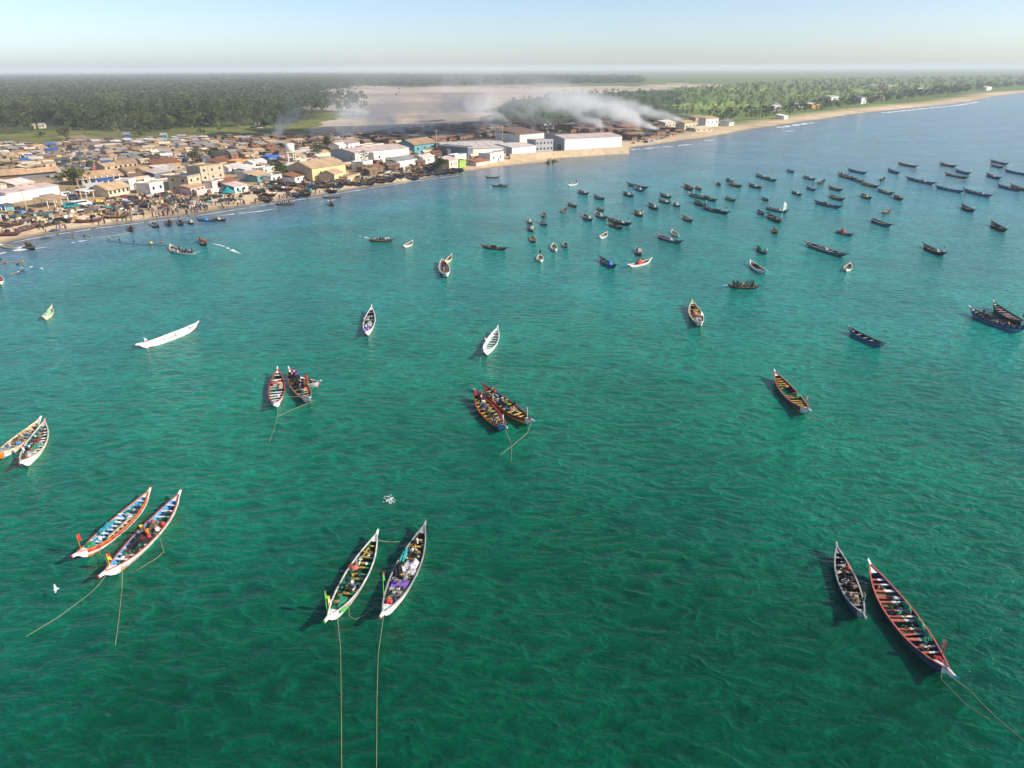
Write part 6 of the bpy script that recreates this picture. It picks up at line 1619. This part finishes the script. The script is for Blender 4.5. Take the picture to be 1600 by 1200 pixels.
for ri, (poly, sp, kinds, size, where) in enumerate(REG):
    W = [gp(x, max(y, 114.5), 2.5) for x, y in poly]
    azs = [math.atan2(p.x, p.y) for p in W]; rs_ = [math.hypot(p.x, p.y) for p in W]
    r_ = min(rs_); rmax = min(max(rs_), 9000)
    while r_ < rmax:
        step = sp * max(1.0, (r_ / 1100.0) ** 1.15)
        k = max(1, int((max(azs) - min(azs)) * r_ / step))
        a = np.linspace(min(azs), max(azs), k) + rng.uniform(-.45, .45, k) * (max(azs) - min(azs)) / k
        rr2 = r_ + rng.uniform(-.5, .5, k) * step
        X_, Y_ = rr2 * np.sin(a), rr2 * np.cos(a)
        ix, iy = to_px(np.stack([X_, Y_, np.full(k, 2.5)], 1))
        wob_ = 1.0 + .35 * np.sin(X_ * .02 + 1) * np.sin(Y_ * .017)
        ok = in_poly(ix + rng.normal(0, 4, k), iy + rng.normal(0, 1.2, k) * np.clip((iy - 110) / 60, .1, 1), poly) & (rng.random(k) < .92)
        ok &= shore_dist(X_, Y_) > 26
        if ri == 0: ok &= (rng.random(k) < wob_)
        for i in np.nonzero(ok)[0]: pts.append((rr2[i], X_[i], Y_[i], ri, size * step / sp * rng.uniform(.75, 1.25) if step > sp * 1.01 else size * rng.uniform(.55, 1.5)))
        r_ += step * .9
print('trees', len(pts))
pts.sort(key=lambda t: t[0] / min(t[4], 1.3) + (1e5 if t[4] > 1.6 else 0))
LN = {'dark': 'dark green bushy tree', 'mid': 'mid green bushy tree', 'olive': 'olive green tree', 'light': 'light green shrubby tree'}
n_ind = 0
mass = []
foot = np.array([(f[0], f[1], f[3], f[4], f[5]) for f in FOOT])
for (d_, x, y, ri, s) in pts:
    if not clear(x, y, 1.0): continue
    k = rnd.choice(REG[ri][2])
    if n_ind < 285:
        n_ind += 1
        ix = to_px(np.array([[x, y, 2.5]]))[0][0]
        near_ = next((w_ for lim, w_ in ((40, 'left of the yellow forest house'), (90, 'by the yellow and cream forest houses'), (150, 'straight behind the ash ground'), (195, 'left of the small blue hut'), (240, 'right of the small blue hut'), (290, 'behind the teal hut'), (345, 'right of the teal hut'), (410, 'left of the thin smoke column'), (470, 'behind the thin smoke column'), (600, 'right of the thin smoke column'), (9999, 'right of the thick smoke')) if ix < lim))
        lb = ('palm with a feathery crown ' if k[0] == 'p' else LN[k[1]] + ' ') + REG[ri][4] + ', ' + near_
        if len(lb.split()) > 16: lb = ('palm ' if k[0] == 'p' else LN[k[1]] + ' ') + REG[ri][4]
        tree(k, x, y, s, lb)
    else: mass.append((d_, x, y, ri, s, k))
# everything farther: one mass of leaf clumps
TC = {'dark': (.052, .071, .020), 'mid': (.068, .098, .028), 'olive': (.105, .11, .036), 'light': (.11, .15, .032)}
Cs, Ss, Ts, Zs = [], [], [], []
for (d_, x, y, ri, s, k) in mass:
    n_ = int(np.clip(44000 / d_, 9, 60)) if k[0] == 'b' else int(np.clip(20000 / d_, 7, 24))
    R, H = (4.6 * s, 8.6 + .6 * min(s, 2)) if k[0] == 'b' else (2.6, 9.0 + .5 * min(s, 2))
    lob = rng.normal(0, .42, (4, 2)) * R
    j = rng.integers(0, 4, n_)
    d = rng.normal(size=(n_, 3)); d /= np.linalg.norm(d, axis=1)[:, None]
    rad = R * .62 * rng.uniform(.5, 1, n_) ** .5
    hz = .58 if k[0] == 'b' else .92
    zr = min(H * .36, R * .8) if k[0] == 'b' else 1.0
    C = np.stack([x + lob[j, 0] + d[:, 0] * rad, y + lob[j, 1] + d[:, 1] * rad, 2.2 + H * hz + d[:, 2] * zr + rng.uniform(-.8, .8)], 1)
    sz_ = np.full(n_, R * (1.9 / math.sqrt(n_))) * rng.uniform(.7, 1.3, n_)
    Cs.append(C); Ss.append(sz_); Zs.append(np.minimum(1.0, 1.6 / sz_))
    c = np.array(TC[k[1]] if k[0] == 'b' else (.05, .075, .03)) * rng.uniform(.65, 1.4)
    Ts.append(np.tile(np.append(c, 1), (n_, 1)))
Cs, Ss, Ts, Zs = np.concatenate(Cs), np.concatenate(Ss), np.concatenate(Ts), np.concatenate(Zs)
print('leaf tris', len(Cs))
fm = bpy.data.materials.new('forest_leaves'); fm.use_nodes = True
n, l = fm.node_tree.nodes, fm.node_tree.links
b = n['Principled BSDF']; b.inputs['Roughness'].default_value = .8; b.inputs['Specular IOR Level'].default_value = .15
at = n.new('ShaderNodeAttribute'); at.attribute_name = 'tint'
vm = n.new('ShaderNodeVectorMath'); vm.operation = 'SCALE'
l.new(at.outputs['Color'], vm.inputs[0]); l.new(rng_node(noise(.2, 3, .6), .3, .7, .7, 1.3), vm.inputs['Scale']); l.new(vm.outputs['Vector'], b.inputs['Base Color'])
tag(link('forest', tri_mesh('forest', leaf_tris(Cs, Ss, rng, Zs), [fm], None, np.repeat(Ts, 3, 0))), 'far off forest and scrub reaching back to the horizon', 'forest', None, 'stuff')

# ================================================================== smoke
def smoke(label, src, drift, base_w, top_w, dens, H, seed, color=(.993, .997, 1.0), up=.75):
    """a drifting plume: from the fire SRC (pixel on the ground), carried DRIFT metres (right, away) while it rises to H and thins out"""
    a = gp(*src, 2.5); d = Vector((drift[0], drift[1], 0)); L = d.length; ang = math.atan2(d.y, d.x)
    pad = base_w
    bm = bmesh.new(); bmesh.ops.create_cube(bm, size=1.0)
    me = bpy.data.meshes.new('smoke_plume'); bm.to_mesh(me); bm.free()
    W = top_w * 1.1
    me.transform(Matrix.Translation((L / 2 - pad / 2, 0, H / 2)) @ Matrix.Diagonal((L + pad, 2 * W, H, 1)))
    o = link('smoke_plume', me)
    o.location = (a.x, a.y, 2.3); o.rotation_euler = (0, 0, ang)
    tag(o, label, 'smoke', None, 'stuff')
    m_ = bpy.data.materials.new('smoke_air'); m_.use_nodes = True
    n, l = m_.node_tree.nodes, m_.node_tree.links
    n.remove(n['Principled BSDF'])
    pv = n.new('ShaderNodeVolumePrincipled'); pv.inputs['Color'].default_value = (*color, 1); pv.inputs['Anisotropy'].default_value = .1
    l.new(pv.outputs['Volume'], n['Material Output'].inputs['Volume'])
    tc = n.new('ShaderNodeTexCoord')
    def M(op, a_, b_=0.0, c_=None):
        q = n.new('ShaderNodeMath'); q.operation = op
        for i, v in enumerate((a_, b_, c_) if c_ is not None else (a_, b_)):
            if isinstance(v, (int, float)): q.inputs[i].default_value = v
            else: l.new(v, q.inputs[i])
        return q.outputs[0]
    nz = n.new('ShaderNodeTexNoise'); nz.inputs['Scale'].default_value = 1.6 / base_w; nz.inputs['Detail'].default_value = 4; nz.inputs['Roughness'].default_value = .6
    mp = n.new('ShaderNodeMapping'); mp.inputs['Location'].default_value = (seed * 13.1, seed * 7.7, 0); mp.inputs['Scale'].default_value = (.6, 1, .8)
    l.new(tc.outputs['Object'], mp.inputs['Vector']); l.new(mp.outputs['Vector'], nz.inputs['Vector'])
    sp = n.new('ShaderNodeSeparateXYZ')
    # wander
    dis = n.new('ShaderNodeVectorMath'); dis.operation = 'MULTIPLY_ADD'
    l.new(nz.outputs['Color'], dis.inputs[0]); dis.inputs[1].default_value = (base_w * .9,) * 3
    l.new(tc.outputs['Object'], dis.inputs[2])
    sh = n.new('ShaderNodeVectorMath'); sh.operation = 'SUBTRACT'; sh.inputs[1].default_value = (base_w * .45,) * 3
    l.new(dis.outputs['Vector'], sh.inputs[0]); l.new(sh.outputs['Vector'], sp.inputs['Vector'])
    x, y, z = sp.outputs
    u_ = M('DIVIDE', x, L)
    uc = n.new('ShaderNodeClamp'); l.new(u_, uc.inputs['Value']); u_ = uc.outputs[0]
    zc = M('MULTIPLY', M('POWER', u_, up), H * .58)
    rad = M('ADD', M('MULTIPLY', u_, top_w * .75 - base_w * .5), base_w * .5)
    radz = M('ADD', M('MULTIPLY', u_, H * .38 - 3), 3.5)
    ex = M('DIVIDE', x, base_w * .5); ex = M('MINIMUM', ex, 0.0)
    dy = M('DIVIDE', y, rad); dz = M('DIVIDE', M('SUBTRACT', z, zc), radz)
    rr_ = M('SQRT', M('ADD', M('ADD', M('MULTIPLY', dy, dy), M('MULTIPLY', dz, dz)), M('MULTIPLY', ex, ex)))
    fall = n.new('ShaderNodeMapRange'); fall.interpolation_type = 'SMOOTHSTEP'
    for k, v in zip(('From Min', 'From Max', 'To Min', 'To Max'), (.25, 1.0, 1.0, 0.0)): fall.inputs[k].default_value = v
    l.new(rr_, fall.inputs['Value'])
    fade = M('POWER', M('SUBTRACT', 1.0, u_), 1.3)
    thin = M('DIVIDE', base_w * .5, rad)
    wis = n.new('ShaderNodeMapRange')
    for k, v in zip(('From Min', 'From Max', 'To Min', 'To Max'), (.36, .66, .12, 1.7)): wis.inputs[k].default_value = v
    l.new(nz.outputs['Fac'], wis.inputs['Value'])
    den = M('MULTIPLY', M('MULTIPLY', M('MULTIPLY', fall.outputs[0], fade), M('MULTIPLY', wis.outputs[0], thin)), dens)
    l.new(den, pv.inputs['Density'])
    me.materials.append(m_)
    return o
smoke('thin bluish smoke column at the edge of the open grove', (430, 218), (14, 50), 10, 24, .14, 42, 1, (.92, .97, 1.0), .6)
smoke('bluish smoke rising from the dark yards right of the open grove', (545, 214), (-10, 55), 16, 50, .09, 44, 13, (.93, .97, 1.0), .6)
smoke('pale smoke rising at the near edge of the salt flat', (590, 213), (-14, 75), 42, 100, .10, 56, 2, up=.5)
smoke('low white smoke along the dark yards left of the factory', (640, 212), (-70, 45), 30, 70, .07, 30, 3, up=.7)
smoke('pale smoke rising from the yards behind the blue walled house', (668, 212), (-10, 65), 20, 70, .07, 46, 14, (.993, .997, 1.0), .5)
smoke('thick white smoke rising behind the pale factory roof', (722, 214), (0, 90), 30, 100, .13, 60, 4, up=.45)
smoke('white smoke drifting behind the pale factory, right side', (778, 210), (-45, 80), 30, 90, .08, 50, 5, up=.5)
smoke('white smoke above the dark roofed factory', (845, 201), (-65, 85), 30, 100, .06, 50, 6, up=.5)
smoke('dense white smoke behind the great white warehouse', (935, 206), (-55, 95), 32, 110, .11, 52, 7, up=.5)
smoke('broad bright smoke plume right of the great white warehouse', (1008, 201), (-115, 85), 30, 120, .13, 56, 8, up=.6)
smoke('white smoke streaming left from the cream beach houses', (1062, 189), (-160, 75), 16, 90, .16, 50, 9, up=.7)
smoke('small dense smoke puff by the smoking yards', (1026, 206), (-40, 25), 8, 22, .28, 24, 10, up=.8)
smoke('faint grey smoke over the ash ground in the market', (112, 262), (20, 60), 26, 45, .02, 30, 11, (.6, .6, .62), .5)
smoke('wide thin veil of old smoke over the salt flat', (980, 172), (-480, 260), 150, 260, .003, 74, 12, (.993, .997, 1.0), up=.25)

# kinds that found no place
for k, r in list(KINDS.items()) + [(k, h[0]) for k, h in HUTS.items()] + list(TP.items()):
    if (k in KINDS and k not in _first) or (k in HUTS and k not in hut_first) or (k in TP and k not in tp_used):
        for ch in list(r.children_recursive): bpy.data.objects.remove(ch)
        bpy.data.objects.remove(r)
